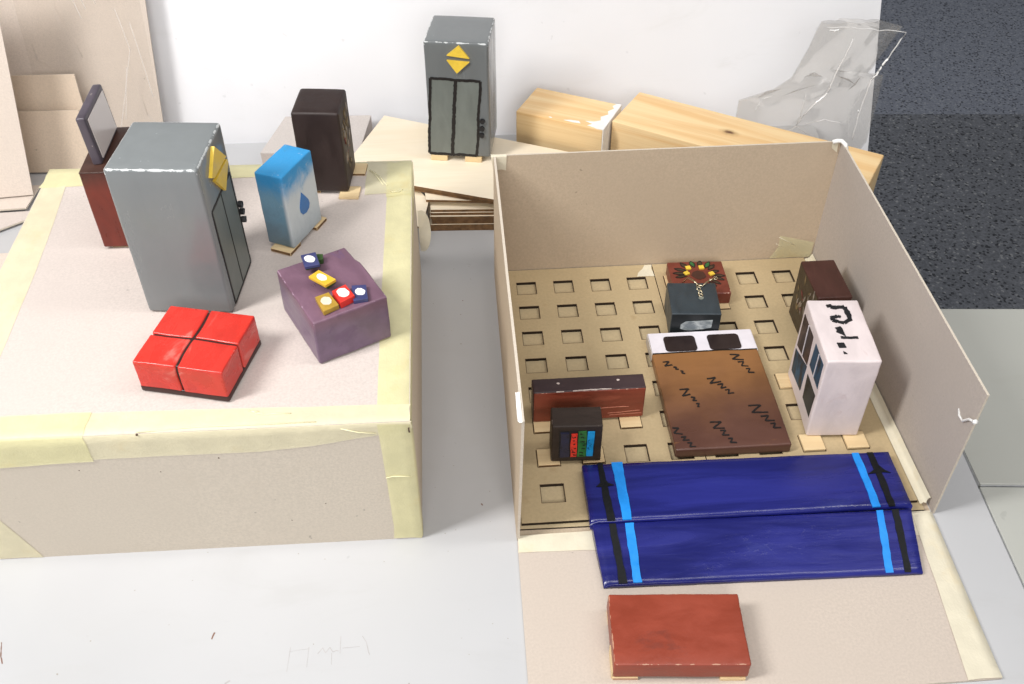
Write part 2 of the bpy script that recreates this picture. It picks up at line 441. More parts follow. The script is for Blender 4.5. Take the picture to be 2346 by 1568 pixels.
# clear film over the tall sheet
def film_mat(name, white=.10, rough=.12, bsc=30, bst=.6, dist=.004, glo=.6):
    t = NT(name); v = t.coord()
    vo = t.n('ShaderNodeTexVoronoi', feature='DISTANCE_TO_EDGE'); t.put(vo.inputs['Vector'], t.coord((1, 1, .6))); vo.inputs['Scale'].default_value = bsc
    n = t.noise(t.coord((1, 1, .35)), bsc*1.4, 3, .5, 1.0)
    h = t.math('ADD', t.ramp(vo.outputs['Distance'], 0, .06), t.math('MULTIPLY', n, .8))
    bp = t.n('ShaderNodeBump'); t.put(bp.inputs['Height'], h); bp.inputs['Strength'].default_value = bst; bp.inputs['Distance'].default_value = dist
    gl = t.n('ShaderNodeBsdfGlossy'); gl.inputs['Roughness'].default_value = rough; t.t.links.new(bp.outputs[0], gl.inputs['Normal'])
    tr = t.n('ShaderNodeBsdfTransparent'); tr.inputs[0].default_value = (.945, .935, .92, 1)
    df = t.n('ShaderNodeBsdfTranslucent'); df.inputs[0].default_value = (.8, .78, .76, 1)
    fr = t.n('ShaderNodeFresnel'); fr.inputs[0].default_value = 1.45; t.t.links.new(bp.outputs[0], fr.inputs['Normal'])
    d2_ = t.n('ShaderNodeBsdfDiffuse'); d2_.inputs[0].default_value = (.82, .82, .80, 1)
    m0 = t.n('ShaderNodeMixShader'); m0.inputs[0].default_value = .6
    t.t.links.new(df.outputs[0], m0.inputs[1]); t.t.links.new(d2_.outputs[0], m0.inputs[2])
    m1 = t.n('ShaderNodeMixShader'); m1.inputs[0].default_value = white
    t.t.links.new(tr.outputs[0], m1.inputs[1]); t.t.links.new(m0.outputs[0], m1.inputs[2])
    m2 = t.n('ShaderNodeMixShader'); t.t.links.new(t.math('MULTIPLY', t.math('MINIMUM', fr.outputs[0], .5), glo, True), m2.inputs[0])
    t.t.links.new(m1.outputs[0], m2.inputs[1]); t.t.links.new(gl.outputs[0], m2.inputs[2])
    t.t.links.new(m2.outputs[0], t.out.inputs[0])
    return t.m
m_film = film_mat('clear_film', .05, .2, 14, .35, .004)
vs, fs = [], []
nu, nv = 22, 26
for j in range(nv+1):
    for i in range(nu+1):
        u, v = i/nu, j/nv
        p = Vector((-.62+.165*u, .716-.002*u+.066*v, .005+.295*v))
        p.y -= .004+abs(noise.noise(Vector((p.x*14-p.z*6, p.z*3, 1))))*.007
        vs.append(p)
for j in range(nv):
    for i in range(nu): fs.append((j*(nu+1)+i, j*(nu+1)+i+1, (j+1)*(nu+1)+i+1, (j+1)*(nu+1)+i))
tag(mesh('plastic_film', vs, fs, m_film, None, True), 'wrinkled clear film hanging over the tall beige cardboard sheet', 'plastic film')

pf = bpy.data.objects['plastic_film']
mc = NT('film_crease_sheen'); mc.b.inputs['Alpha'].default_value = .22; mc = mc.done((.90, .88, .86), .2, .6)  # pale lines that paint the film's sheen streaks along its creases
vs, fs = [], []
for (u0, v0, u1, v1) in ((.86, .52, .62, .12), (.86, .52, .80, .70), (.40, .96, .52, .66), (.46, .97, .57, .70), (.30, .95, .38, .74), (.58, .94, .66, .72), (.80, .44, .70, .20), (.90, .64, .97, .30)):
    pts = []
    for k in range(7):
        q = k/6; u = u0+(u1-u0)*q+.002*sin(5*q+u0*20); v = v0+(v1-v0)*q
        pts.append((-.62+.165*u, .716-.002*u+.066*v-.0125, .005+.295*v))
    tube(vs, fs, pts, .00055, 5)
tag(mesh('film_crease_sheen', vs, fs, mc, pf, True), kind='stuff')

# ------------------------------------------------------------------ left taped box (upside down)
LB = thing('cardboard_box', 'closed grey cardboard box with yellow tape along its edges, left', 'cardboard box', (0, 0, 0))
H, TH = .1625, .002
XL, XR, YB, YBL = -.5015, -.0915, .4165, .430
yF = lambda x: .0092-.0093*(x-XR)
YF, YFL = yF(XR), yF(XL)
slab('top_panel', [(XL, YFL), (XR, YF), (XR, YB), (XL, YBL)], H-TH, H, m_card, LB, m_cardedge)
slab('front_panel', [(XL, YFL), (XR, YF), (XR, YF+TH), (XL, YFL+TH)], 0, H-TH, m_card, LB, m_cardedge)
slab('right_panel', [(XR-TH, YF+TH), (XR, YF+TH), (XR, YB-TH), (XR-TH, YB-TH)], 0, H-TH, m_card, LB, m_cardedge)
slab('left_panel', [(XL, YFL+TH), (XL+TH, YFL+TH), (XL+TH, YBL-TH), (XL, YBL-TH)], 0, H-TH, m_card, LB, m_cardedge)
slab('back_panel', [(XL+TH, YBL-TH), (XR-TH, YB-TH), (XR-TH, YB), (XL+TH, YBL)], 0, H-TH, m_card, LB, m_cardedge)
e = .0006
def fold_front(xs, mat, off, seed, ytop, zlow):
    rows = []
    for x, a, b in zip(xs, ytop, zlow):
        y = yF(x); rows.append([(x, a, H+off), (x, y+.0012, H+off), (x, y-off, H-.0012), (x, y-off, b)])
    return tape('masking_tape', rows, mat, LB, 6, seed=seed)
fold_front([XR+.0002, -.1194, -.178, -.2215, -.312, -.3645], m_tape2, e, 1, [.0285, .0300, .0315, .0335, .0365, .0378], [.152, .1472, .1374, .1335, .1338, .1332])
fold_front([-.3625, -.3790, -.4180, -.4420, XL-.001], m_tape, e+.0005, 2, [.0383, .0386, .0388, .0390, .0390], [.1316, .1313, .1295, .1285, .1280])
# right-hand edge, folded to the side; two overlapping lengths
tape('masking_tape', [[(-.1195+k, y, H+e*.6), (XR-.001, y, H+e*.6), (XR+e, y, H-.001), (XR+e, y, H-.020)] for y, k in ((YF+.003, .0), (.10, -.0004), (.20, -.0002), (.30, .0004), (.352, .001))], m_tape, LB, 8, seed=5)
tape('masking_tape', [[(-.1195, y, H+e*1.5), (XR-.001, y, H+e*1.5), (XR+e*1.5, y, H-.001), (XR+e*1.5, y, H-.022)] for y in (.345, .38, YB-.001)], m_tape, LB, 5, seed=6, ends=.003)
# left-hand edge
tape('masking_tape', [[(XL-e, y, H-.020), (XL-e, y, H-.001), (XL+.001, y, H+e*.6), (XL+.0285+k, y, H+e*.6)] for y, k in ((YFL+.002, .012), (.10, .012), (.24, .0085), (.32, .004), (.397, -.002))], m_tape2, LB, 8, seed=7)
# back edge
tape('masking_tape', [[(x, y0, H+e), (x, yb-.001, H+e), (x, yb+e, H-.001), (x, yb+e, H-.018)] for x, y0, yb in ((XL-.001, .391, YBL), (-.43, .392, .4275), (-.36, .3935, .425), (-.25, .3955, .4215), (-.1425, .3985, .4182))], m_tape, LB, 7, seed=8)
tape('masking_tape', [[(x, y0, H+e*2), (x, yb-.001, H+e*2), (x, yb+e, H-.001), (x, yb+e, H-.018)] for x, y0, yb in ((-.1425, .3495, .4182), (-.117, .351, .4175), (XR-.0006, .354, .4168))], m_tape4, LB, 7, seed=9)
# upright corner strips on the front face
tape('masking_tape', [[(a, yF(a)-e*1.7, z), (XR-.0005, YF-e*1.7, z), (XR+e*1.6, YF+.0005, z), (XR+e*1.6, YF+.014, z)] for a, z in ((-.1190, H-.0022), (-.1180, .11), (-.1172, .06), (-.1168, .024), (-.1180, .0012))], m_tape, LB, 7, seed=10, wr=0)
tape('masking_tape', [[(XL, YFL-e, z), (b, yF(b)-e, z)] for b, z in ((-.4900, .120), (-.4664, .058), (-.4560, .030), (-.4460, .0012))], m_tape2, LB, 7, seed=11, wr=0)
vs, fs = [], []
for pts in ([(-.2283, .0305, H+.0012), (-.222, .0265, H+.0013), (-.214, .0245, H+.0012), (-.203, .0250, H+.0012), (-.192, .0245, H+.001)], [(-.2283, .030, H+.001), (-.224, .0285, H+.0014), (-.2195, .0288, H+.001)],
            [(-.319, yF(-.319)+.0006, H+.001), (-.27, yF(-.27)+.0035, H+.0012), (-.23, yF(-.23)+.003, H+.0012), (-.17, yF(-.17)+.003, H+.0012)], [(-.150, .0008+yF(-.15)-.0016, H-.005), (-.136, yF(-.136)-.0012, H-.010), (-.121, yF(-.12)-.0012, H-.0125)],
            [(-.118, YF-.0013, .0915), (-.112, YF-.0014, .0935), (-.104, YF-.0014, .093), (-.0955, YF-.0013, .0915)],
            [(-.1395, .399, H+.0016), (-.131, .385, H+.0018), (-.123, .367, H+.0016)], [(-.1375, .3975, H+.0016), (-.127, .3835, H+.0018), (-.119, .366, H+.0016)], [(-.115, .356, H+.0012), (-.112, .351, H+.0022), (-.106, .352, H+.0020), (-.101, .357, H+.0014)]):
    k = len(vs); tube(vs, fs, pts, .00042, 5)
tag(mesh('tape_crease', vs, fs, plain('tape_fold', (.88, .83, .55), .4, .04), LB, True), kind='stuff')
# loose half-round end of tape standing off the right side
vs, fs = [], []
for i in range(15):
    a = -pi/2+pi*i/14
    for j in range(7):
        q = j/6
        vs.append((XR+.0006+.0145*cos(a)*q, .428+.004*q+.006*sin(a*2)*q, .052+.030*sin(a)*(.35+.65*q)))
for i in range(14):
    for j in range(6): fs.append((i*7+j, i*7+j+1, (i+1)*7+j+1, (i+1)*7+j))
mesh('loose_tape_end', vs, fs, m_tape3, LB, True)
m_dot = plain('brown_fleck_dark', (.10, .06, .04), .8)
fmF = lambda u, v, o: (u, yF(u)-o, v)
for fk in ([(-.2586, .1278), (-.2574, .1270)], [(-.3785, .1202), (-.3780, .1196)], [(-.3109, .1134), (-.3103, .1128)], [(-.2098, .0369), (-.2089, .0362)], [(-.1757, .0589), (-.1751, .0584)]): strokes('brown_fleck', [fk], .0010, fmF, m_dot, LB, .4, .0002)
strokes('brown_fleck', [[(-.3192, .1618), (-.3178, .1620)]], .0011, fmF, m_dot, LB, .4, .0014)
strokes('brown_fleck', [[(-.0930, .1555), (-.0928, .1500)]], .0012, fmF, m_dot, LB, .4, .0018)
# low pale box behind it
GB = thing('cardboard_box', 'low pale grey cardboard box lying behind the brown wardrobe', 'cardboard box')
slab('box_body', [(-.3128, .6502), (-.175, .6391), (-.1618, .7435), (-.2878, .7490)], .0002, .040, cardboard('grey_back_board', (.58, .53, .50)), GB, m_card, .0012)

# ------------------------------------------------------------------ open box on the right
RB = thing('cardboard_box', 'open cardboard box with its front wall folded down, right', 'cardboard box')
D, H2 = .4034, .1727
slab('box_floor', [(-.0005, .0), (.4025, .002), (.4028, D), (.0005, D)], .0001, .0006, m_card_in, RB)
plate('left_wall', [(-.0018, -.0012, 0), (.0022, -.0012, .1655), (.0012, D+.002, H2), (-.0002, D+.002, 0)], .0026, m_card_in, RB, (10, 10), .0004, 1, m_cardedge)
plate('back_wall', [(.0012, D, 0), (.4026, D, 0), (.4040, D, H2+.0005), (.0016, D, H2)], .0022, m_card_in, RB, (10, 10), .0004, 2, m_cardedge)
plate('right_wall', [(.4028, D+.001, 0), (.4035, .0015, 0), (.4005, -.0035, .1695), (.4042, D+.001, H2+.0005)], .0022, m_card_r, RB, (10, 10), .0005, 3, m_cardedge)
slab('front_flap', [(-.0035, -.1755), (.3948, -.1725), (.4010, -.0025), (-.0015, -.0035)], .0004, .0024, m_flap, RB, m_cardedge)
ft = .0030
tape('masking_tape', [[(-.0010, y0, ft), (-.0008, y1, ft)] if k == 0 else [(x, y0, ft), (x, y1, ft)] for k, (x, y0, y1) in enumerate(((-.0010, -.0172, .0020), (.03, -.0178, .0025), (.0705, -.0192, .0030)))], m_tape3, RB, 7, seed=21)
tape('masking_tape', [[(x, y0, ft), (x, y1, ft)] for x, y0, y1 in ((.070, -.0192, .0030), (.25, -.022, .0030), (.4005, -.025, .0030))], m_tape3, RB, 7, seed=22)
tape('masking_tape', [[(a, y, ft+.0004), (b, y, ft+.0004), (b+.0006, y, .001)] for a, b, y in ((.3822, .4020, .0010), (.3745, .3985, -.085), (.3655, .3950, -.1722))], m_tape3, RB, 8, seed=23)
tape('masking_tape', [[(.3925, y, .0065), (.3985, y, .0010+.006), (.4015, y, .014)] for y in (.01, .2, .40)], m_tape3, RB, 9, seed=24)
# corner patches of tape
tape('masking_tape', [[(.0005, D-.001, .1555), (.0155, D-.001, .1540)], [(-.0015, D-.001, H2+.001), (.0165, D-.001, H2+.001)], [(-.0015, D+.003, H2+.0005), (.0165, D+.003, H2+.0005)]], m_tape3, RB, 6, seed=25, wr=.0008)
tape('masking_tape', [[(.3475, D-.0012, .0075), (.4005, D-.0012, .0075)], [(.3560, D-.0012, .026), (.4005, D-.0012, .026)], [(.3560, D-.0012, .0425), (.4012, D-.0012, .0300)]], m_tape4, RB, 8, seed=26, ends=.0004)
vs, fs = [], []
tube(vs, fs, [(.354, D-.002, .041), (.366, D-.0022, .034), (.376, D-.002, .028)], .00035, 5); tube(vs, fs, [(.352, D-.002, .031), (.360, D-.0022, .026)], .0003, 5)
mesh('tape_crease', vs, fs, m_tape3, RB, True)
m_white = plain('white_paper_tape', (.82, .81, .79), .6)
vs, fs = [], []
tube(vs, fs, [(.393, D-.001, H2+.0008), (.398, D-.002, H2+.0028), (.4025, D-.003, H2+.003), (.406, D-.008, H2+.001), (.4065, D-.012, H2-.003)], .0026, 8)
mesh('corner_tape_scrap', vs, fs, m_white, RB, True)
tape('masking_tape', [[(.3925, D-.0012, H2), (.4000, D-.0012, H2+.0012)], [(.3940, D-.0012, H2-.008), (.4010, D-.0012, H2-.012)]], m_tape3, RB, 6, seed=27)
# torn tape on the right wall's front edge, pale worn tape on the left wall's front corner
vs, fs = [], []
tube(vs, fs, [(.4018, .0245, .1235), (.4005, .0190, .1205), (.3995, .0105, .1225), (.3990, .0030, .1330), (.3985, -.0040, .1375)], .0012, 6)
tube(vs, fs, [(.3985, -.0045, .1370), (.3990, -.0065, .1400)], .0022, 6)
mesh('torn_tape', vs, fs, m_white, RB, True)
tape('masking_tape', [[(.0030, y, z+.0006), (-.0010, y, z+.0008)] for y, z in ((-.0020, .1650), (.018, .1658), (.0325, .1660))], m_white, RB, 6, seed=28)

# ------------------------------------------------------------------ laser-cut boards with square holes
def mdf_mat(name, col):
    t = NT(name); v = t.coord(); n = t.noise(v, 300, 4, .65); n2 = t.noise(v, 14, 4, .6); n3 = t.noise(t.coord((1, 1, 1), (3, 3, 3)), 45, 4, .6)
    c = t.mix(t.ramp(n, .3, .7), mul(col, .94), mul(col, 1.05))
    c = t.mix(t.ramp(n2, .4, .75, 0, .5), c, mul(col, .84))
    c = t.mix(t.ramp(n3, .62, .75, 0, .35), c, tuple(x*y for x, y in zip(col, (.72, .62, .5))))
    t.bump(n, .1, .0004); return t.done(c, .6, .35)
m_mdf = mdf_mat('mdf', (.49, .380, .222)); m_mdf2 = mdf_mat('mdf_floor', (.53, .42, .255))
m_burn = plain('laser_burn', (.022, .012, .006), .8); m_scorch = plain('scorched_rim', (.085, .05, .025), .8)
HX = [.0258+.04555*i for i in range(8)]; HY = [.378-.04551*i for i in range(8)]; HS = .0230; HD = .0225
ZB, ZT = .0028, .0065
o = slab('base_board', [(.0008, .0098), (.3965, .0045), (.3985, .4026), (.0008, .4026)], .0008, ZB, m_mdf2, None, m_burn)
tag(o, 'thin plain tan board lying under the two holed boards', 'board')
def hole_board(x0, x1, cols, label):
    y0, y1 = .0135, .4025
    g = .0006
    xs = [x0]; 
    for c in cols: xs += [HX[c]-g, HX[c], HX[c]+HS, HX[c]+HS+g]
    xs.append(x1)
    ys = [y0]
    for hy in reversed(HY): ys += [hy-HD-g, hy-HD, hy, hy+g]
    ys.append(y1)
    vs = [(x, y, ZT) for y in ys for x in xs]; nx = len(xs); fs, mi = [], []
    def kind(a):          # index of interval -> 0 solid, 1 rim, 2 hole
        q = (a-1) % 4 if a > 0 else -1
        return {0: 1, 1: 2, 2: 1}.get(q, 0) if a > 0 else 0
    low = {}
    def L(i):
        if i not in low: low[i] = len(vs); vs.append((vs[i][0], vs[i][1], ZB+.0002))
        return low[i]
    for j in range(len(ys)-1):
        for i in range(nx-1):
            kx, ky = kind(i), kind(j); q = (j*nx+i, j*nx+i+1, (j+1)*nx+i+1, (j+1)*nx+i)
            if kx == 2 and ky == 2:
                for a, b in zip(q, q[1:]+q[:1]): fs.append((a, b, L(b), L(a))); mi.append(1)
            else:
                fs.append(q); mi.append(2 if (kx and ky) else 0)
    for i in range(nx-1):
        for j in (0, len(ys)-1): a, b = j*nx+i, j*nx+i+1; fs.append((a, b, L(b), L(a))); mi.append(1)
    for j in range(len(ys)-1):
        for i in (0, nx-1): a, b = j*nx+i, (j+1)*nx+i; fs.append((a, b, L(b), L(a))); mi.append(1)
    o = mesh('hole_board', vs, fs, [m_mdf, m_burn, m_scorch], None, mi=mi)
    return tag(o, label, 'board', 'laser cut boards with square holes')
hb = hole_board(.0040, .1970, range(0, 4), 'tan board with rows of square holes, under the dark piano-like block')
hole_board(.1980, .3920, range(4, 8), 'tan board with rows of square holes, under the brown bed block')
tape('masking_tape', [[(.1745, .3795, ZT+.0005), (.1885, .4010, ZT+.0005)], [(.1845, .3790, ZT+.0005), (.1925, .4012, ZT+.0005)], [(.1962, .3785, ZT+.0005), (.1965, .4012, ZT+.0005)]], m_tape3, hb, 6, seed=31, wr=.0002)

# small plywood pegs
m_ply = wood('birch_ply', (.74, .57, .33), (.64, .46, .25), 0, 60)
m_plyedge = plain('ply_scorched_edge', (.16, .085, .035), .7, .3)
def peg(parent, x, y, z, w=.0222, d=.0217, h=.0052, name='foot', edge=m_plyedge, yaw=0, top=None):
    """x,y centre in parent's frame"""
    poly = []
    for sx, sy in ((-1, -1), (1, -1), (1, 1), (-1, 1)):
        a, b = sx*w/2, sy*d/2; poly.append((x+a*cos(yaw)-b*sin(yaw), y+a*sin(yaw)+b*cos(yaw)))
    return slab(name, poly, z, z+h, top or m_ply, parent, edge, .0005)
def world_peg(t, wx, wy, z=-.0052, h=.0052, **k):
    """peg sitting in a hole of the board: world xy -> parent's frame"""
    a = t.rotation_euler.z; dx, dy = wx-t.location.x, wy-t.location.y
    return peg(t, dx*cos(a)+dy*sin(a), -dx*sin(a)+dy*cos(a), z, h=h, yaw=-a, **k)
hole = lambda c, r: (HX[c]+HS/2, HY[r]-HD/2)

# ------------------------------------------------------------------ plywood sheets, timber, bag at the back
m_plysheet = wood('ply_sheet', (.84, .74, .58), (.79, .67, .49), 0, 30, stretch=.15)
def uv(u, n): return (.934*u+.358*n, -.358*u+.934*n)
def ply(u0, u1, n0, n1, z, lab, th=.0036, sk=0.0, mat=m_plysheet):
    poly = [uv(u0, n0), uv(u1, n0-sk), uv(u1, n1-.021), uv(u0, n1)]
    o = slab('plywood_sheet', poly, z-th, z, mat, None, m_plyedge)
    return tag(o, lab, 'plywood', 'plywood sheets stacked behind the boxes')
LIFTZ = .052
ply(-.389, -.085, .463, .621, LIFTZ, 'top plywood sheet of the stack, carrying the grey lift block', .0040)
ply(-.385, -.085, .4655, .616, LIFTZ-.0048, 'second plywood sheet of the stack, flush under the top one', .0048)
def pl2(x0, y0, x1, y1, back, z, lab, th):
    o = slab('plywood_sheet', [(x0, y0), (x1, y1), (x1+.02, y1+back), (x0-.01, y0+back)], z-th, z, m_plysheet, None, m_plyedge)
    return tag(o, lab, 'plywood', 'plywood sheets stacked behind the boxes')
pl2(-.0825, .5145, .03, .5015, .12, .0422, 'third plywood sheet down, jutting out below the top pair', .0034)
pl2(-.105, .560, .03, .530, .07, .0385, 'short plywood sheet hidden halfway down the stack', .0062)
pl2(-.0770, .5060, .03, .5000, .12, .0318, 'fourth plywood sheet showing a pale strip at its front', .0036)
pl2(-.0775, .5045, .03, .4985, .12, .0280, 'plywood sheet with a dark scorched edge above the lowest ones', .0040)
pl2(-.0780, .5020, .03, .4960, .12, .0238, 'plywood sheet with a pale front edge near the bottom of the stack', .0034)
pl2(-.0760, .5045, .03, .4985, .12, .0200, 'thick dark edged plywood sheet low in the stack', .0096)
pl2(-.0785, .5030, .03, .4975, .12, .0102, 'bottom plywood sheet of the stack lying on the table', .0098)
# a wider sheet poking out at the left, under the top pair
o = slab('plywood_sheet', [(-.145, .470), (-.088, .462), (-.079, .520), (-.12, .60), (-.17, .58)], .0345, .0372, m_plysheet, None, m_plyedge)
tag(o, 'pale plywood piece peeping out beside the taped box corner', 'plywood', 'plywood sheets stacked behind the boxes')

PINE_L, PINE_D = (.84, .62, .34), (.74, .46, .20)
def beam(label, cx, cy, L, w, h, ang, seed, knot=None, paint_end=False, z=.0):
    t = thing('timber_beam', label, 'timber', (cx, cy, z), ang, 'pine beam offcuts behind the open box')
    m = wood('pine_%d' % seed, PINE_L, PINE_D, 0, 42, .5, knot)
    rb('beam', m, t, L, w, h, r=.002, n=12, amp=.0003, seed=seed)
    return t
a1 = math.atan2(-.0605, .114)
b1c = ((.0782+.0438+.155+.1932)/4+.001, (.7127+.6462+.5851+.6522)/4+.004)
b1 = beam('short pine beam with a white painted end', *b1c, .1275, .0745, .090, a1, 3)
fm = facemap('R', .1275, .0745, .090)
m_wpaint = plain('white_primer', (.84, .82, .79), .5, .05)
dec = [(-.0372, .001), (.0372, .001), (.0372, .0903), (.028, .0905), (.02, .0903), (.01, .0907), (0, .0903), (-.012, .0908), (-.0372, .0903)]
decal('white_end', [dec], fm, m_wpaint, b1, .0006)
fmt = facemap('T', .1275, .0745, .090)
spl = [[(.0637, -.037), (.0637, .037), (.0575, .036), (.054, .028), (.0585, .022), (.053, .012), (.0565, .004), (.049, -.006), (.0525, -.015), (.045, -.022), (.034, -.0245), (.046, -.0285), (.040, -.034), (.055, -.037)],
       [(.026, -.0285), (.015, -.030), (.006, -.0335), (.018, -.0345), (.030, -.033)], [(-.012, -.0355), (-.016, -.0345), (-.0145, -.033), (-.011, -.034)]]
decal('paint_splash', spl, fmt, m_wpaint, b1, .0005)
d2 = Vector((.5108-.2235, .5018-.6909)); L2 = d2.length+.0; a2 = math.atan2(d2.y, d2.x)
n2 = Vector((-d2.y, d2.x)).normalized(); W2 = .092
c2 = Vector((.2235, .6909))+d2/2-n2*W2/2
beam('long pine beam with a knot, its end past the open box', c2.x, c2.y, L2, W2, .090, a2, 5, (-.022, .002, .090))

# clear plastic bag
BAG = [(.345, .0), (.348, .103), (.413, .123), (.4300, .170), (.4425, .2135), (.4766, .2110), (.515, .2070), (.5522, .2023), (.538, .170), (.5220, .136), (.5456, .1330), (.5450, .080), (.5461, .015), (.540, .0)]
def bag():
    m = film_mat('clear_bag_plastic', .115, .10, 9, .05, .003, .40)
    rows = [(.001, .385, .532), (.030, .352, .5455), (.060, .349, .5455), (.085, .350, .546), (.103, .350, .546), (.1175, .395, .5450), (.1330, .4165, .5445), (.1365, .4185, .5225), (.155, .425, .5305), (.178, .4330, .5415), (.2025, .4390, .5525), (.2125, .4425, .5180)]
    rg = random.Random(11); nu = 9; vs, fs = [], []
    for side in (0, 1):
        for j, (z, a, b) in enumerate(rows):
            for i in range(nu+1):
                u = i/nu; e_ = i in (0, nu); last = j in (0, len(rows)-1)
                uu = u if e_ else u+rg.uniform(-.04, .04)
                bul = .020*sin(pi*u)**.7*(1-.75*z/.212)
                y = .632+(-1 if side == 0 else 1)*(bul+.0015)+(0 if e_ else rg.uniform(-.007, .007)*(1-.4*z/.212))
                zz = z if (e_ or last) else z+rg.uniform(-.005, .005)
                vs.append((a+(b-a)*uu, y, zz))
    n1_ = len(rows)*(nu+1)
    for s_ in (0, 1):
        for j in range(len(rows)-1):
            for i in range(nu):
                A = s_*n1_+j*(nu+1)+i; B, Cc, Dd = A+1, A+nu+2, A+nu+1
                fs += [(A, B, Cc), (A, Cc, Dd)] if rg.random() < .5 else [(A, B, Dd), (B, Cc, Dd)]
    o = mesh('bag_film', vs, fs, m, None, True)
    t = thing('plastic_bag', 'crumpled clear plastic bag standing behind the long pine beam', 'plastic bag', (0, 0, 0)); o.parent = t
    mr = NT('bag_crease_highlight'); mr.b.inputs['Alpha'].default_value = .5; mr = mr.done((.86, .85, .84), .18, .7)  # bright tubes along the creases stand in for highlights on the plastic
    vs, fs = [], []
    def cr(pts, r=.0006):
        P = [Vector((x, .617-.003*random.random(), z)) for x, z in pts]; Q = []
        for a, b in zip(P, P[1:]): Q += [a+(b-a)*i/4+Vector((random.uniform(-1, 1), random.uniform(-1, 1), random.uniform(-1, 1)))*.0008 for i in range(4)]
        Q.append(P[-1]); tube(vs, fs, Q, r, 5)
    cr([(.483, .196), (.471, .145), (.4655, .118), (.452, .104), (.440, .086), (.432, .070)], .0010)
    cr([(.432, .070), (.455, .052)], .0006); cr([(.432, .070), (.418, .060)], .0007)
    cr([(.551, .201), (.536, .165), (.5215, .136), (.519, .110), (.516, .080), (.5165, .045)], .0010)
    cr([(.4440, .2120), (.4766, .2105), (.515, .2060), (.5520, .2015)], .0007)
    cr([(.445, .073), (.470, .077), (.495, .072)], .0007); cr([(.436, .118), (.4345, .095), (.433, .072)], .0006)
    cr([(.377, .112), (.392, .118)], .0005); cr([(.370, .096), (.374, .108)], .0005)
    mesh('crease_highlight', vs, fs, mr, t, True)
    mg = plain('bag_glint', (.90, .90, .90), .15, .02)  # opaque white bits painted as glints on the folds
    for pts, r_ in (([(.4655, .118), (.459, .111), (.452, .104)], .0012), ([(.536, .165), (.529, .150), (.5225, .137)], .0014), ([(.5165, .082), (.518, .088), (.515, .0895)], .0011), ([(.449, .209), (.455, .207), (.461, .209)], .0010)):
        vs.clear(); fs.clear(); cr(pts, r_); mesh('painted_glint', list(vs), list(fs), mg, t, True)
bag()

# ------------------------------------------------------------------ the painted blocks
m_black = paint('black_paint', (.012, .012, .014), .4, .2)
m_yel = paint('yellow_paint', (.80, .55, .06), .38, .12, bump=.15)
m_line = plain('black_pen', (.012, .010, .010), .5)
def block(name, label, cat, x, y, z, yaw, w, d, h, mat, body='body', r=.0016, amp=.0003, seed=0, group=None, n=12, rot=None, warp=None, z0=0.0):
    t = thing(name, label, cat, (x, y, z), yaw, group, rot)
    o = rb(body, mat, t, w, d, h-z0, r=r, n=n, amp=amp, seed=seed, warp=warp, z0=z0)
    return t, o, lambda f: facemap(f, w, d, h)

GREY = (.205, .220, .225)
def lift(label, x, y, z, yaw, w, d, h, face, door, arrows, btn, seed, mirror=1):
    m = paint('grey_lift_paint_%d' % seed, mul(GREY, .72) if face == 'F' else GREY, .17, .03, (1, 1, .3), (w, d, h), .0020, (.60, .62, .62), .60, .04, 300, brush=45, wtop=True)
    t, o, fmk = block('toy_lift', label, 'toy lift', x, y, z, yaw, w, d, h, m, r=.0032, amp=.0004, seed=seed, group='grey lift blocks with black doors')
    fm = fmk(face)
    m2 = paint('door_grey_%d' % seed, (.155, .172, .158), .36, .10, (1, 1, .3), bump=.16)
    (x0, z1), (x1, z1b), (x1c, z0b), (x0c, z0), (xm1, xm0) = door
    zm1 = (z1+z1b)/2; zm0 = (z0+z0b)/2
    decal('door_leaf', [[(x0, z1), (xm1, zm1), (xm0, zm0), (x0c, z0)]], fm, m2, t, .0003)
    decal('door_leaf', [[(xm1, zm1), (x1, z1b), (x1c, z0b), (xm0, zm0)]], fm, m2, t, .0003)
    wl = .0036 if face == 'F' else .0021
    def wob(a, b, k=6, am=.0007):
        a, b = Vector(a), Vector(b); nn = Vector((-(b-a).y, (b-a).x)).normalized()
        return [tuple(a+(b-a)*i/k+nn*(random.uniform(-am, am) if 0 < i < k else 0)) for i in range(k+1)]
    if face == 'R': wob2 = lambda a, b: wob(a, b, 5, .0002)
    else: wob2 = wob
    strokes('door_outline', [wob2((x0, z1), (x1, z1b)), wob2((x1, z1b), (x1c, z0b)), wob2((x1c, z0b), (x0c, z0)), wob2((x0c, z0), (x0, z1))], wl, fm, m_line, t, .22, .0006)
    strokes('door_outline', [wob2((xm1, zm1), (xm0, zm0))], wl*(1.25 if face == 'F' else .62), fm, m_line, t, .25, .0006)
    for tri in arrows: decal('arrow', [tri], fm, m_yel, t, .0030, -.0005)
    for bx, bz in btn:
        vs, fs = [], []; decal_geo(vs, fs, blob(bx, bz, .0034, .0034, 12, .12), fm, .0034, -.0005)
        mesh('button', vs, fs, m_black, t)
    return t
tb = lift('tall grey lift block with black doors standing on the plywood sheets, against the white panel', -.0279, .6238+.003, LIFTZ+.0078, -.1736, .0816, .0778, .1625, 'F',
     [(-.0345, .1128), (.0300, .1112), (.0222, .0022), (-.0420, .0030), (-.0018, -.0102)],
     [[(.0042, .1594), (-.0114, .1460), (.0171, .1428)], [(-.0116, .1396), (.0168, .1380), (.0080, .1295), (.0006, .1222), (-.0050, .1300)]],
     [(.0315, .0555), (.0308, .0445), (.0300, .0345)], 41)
for px, py in ((-.0290, -.0345), (.0175, -.0345)): peg(tb, px, py, -.0075, .0225, .0115, .0075, edge=m_ply)
for px, py in ((-.0290, .030), (.0175, .030)): peg(tb, px, py, -.0075, .0225, .0115, .0075, edge=m_ply)
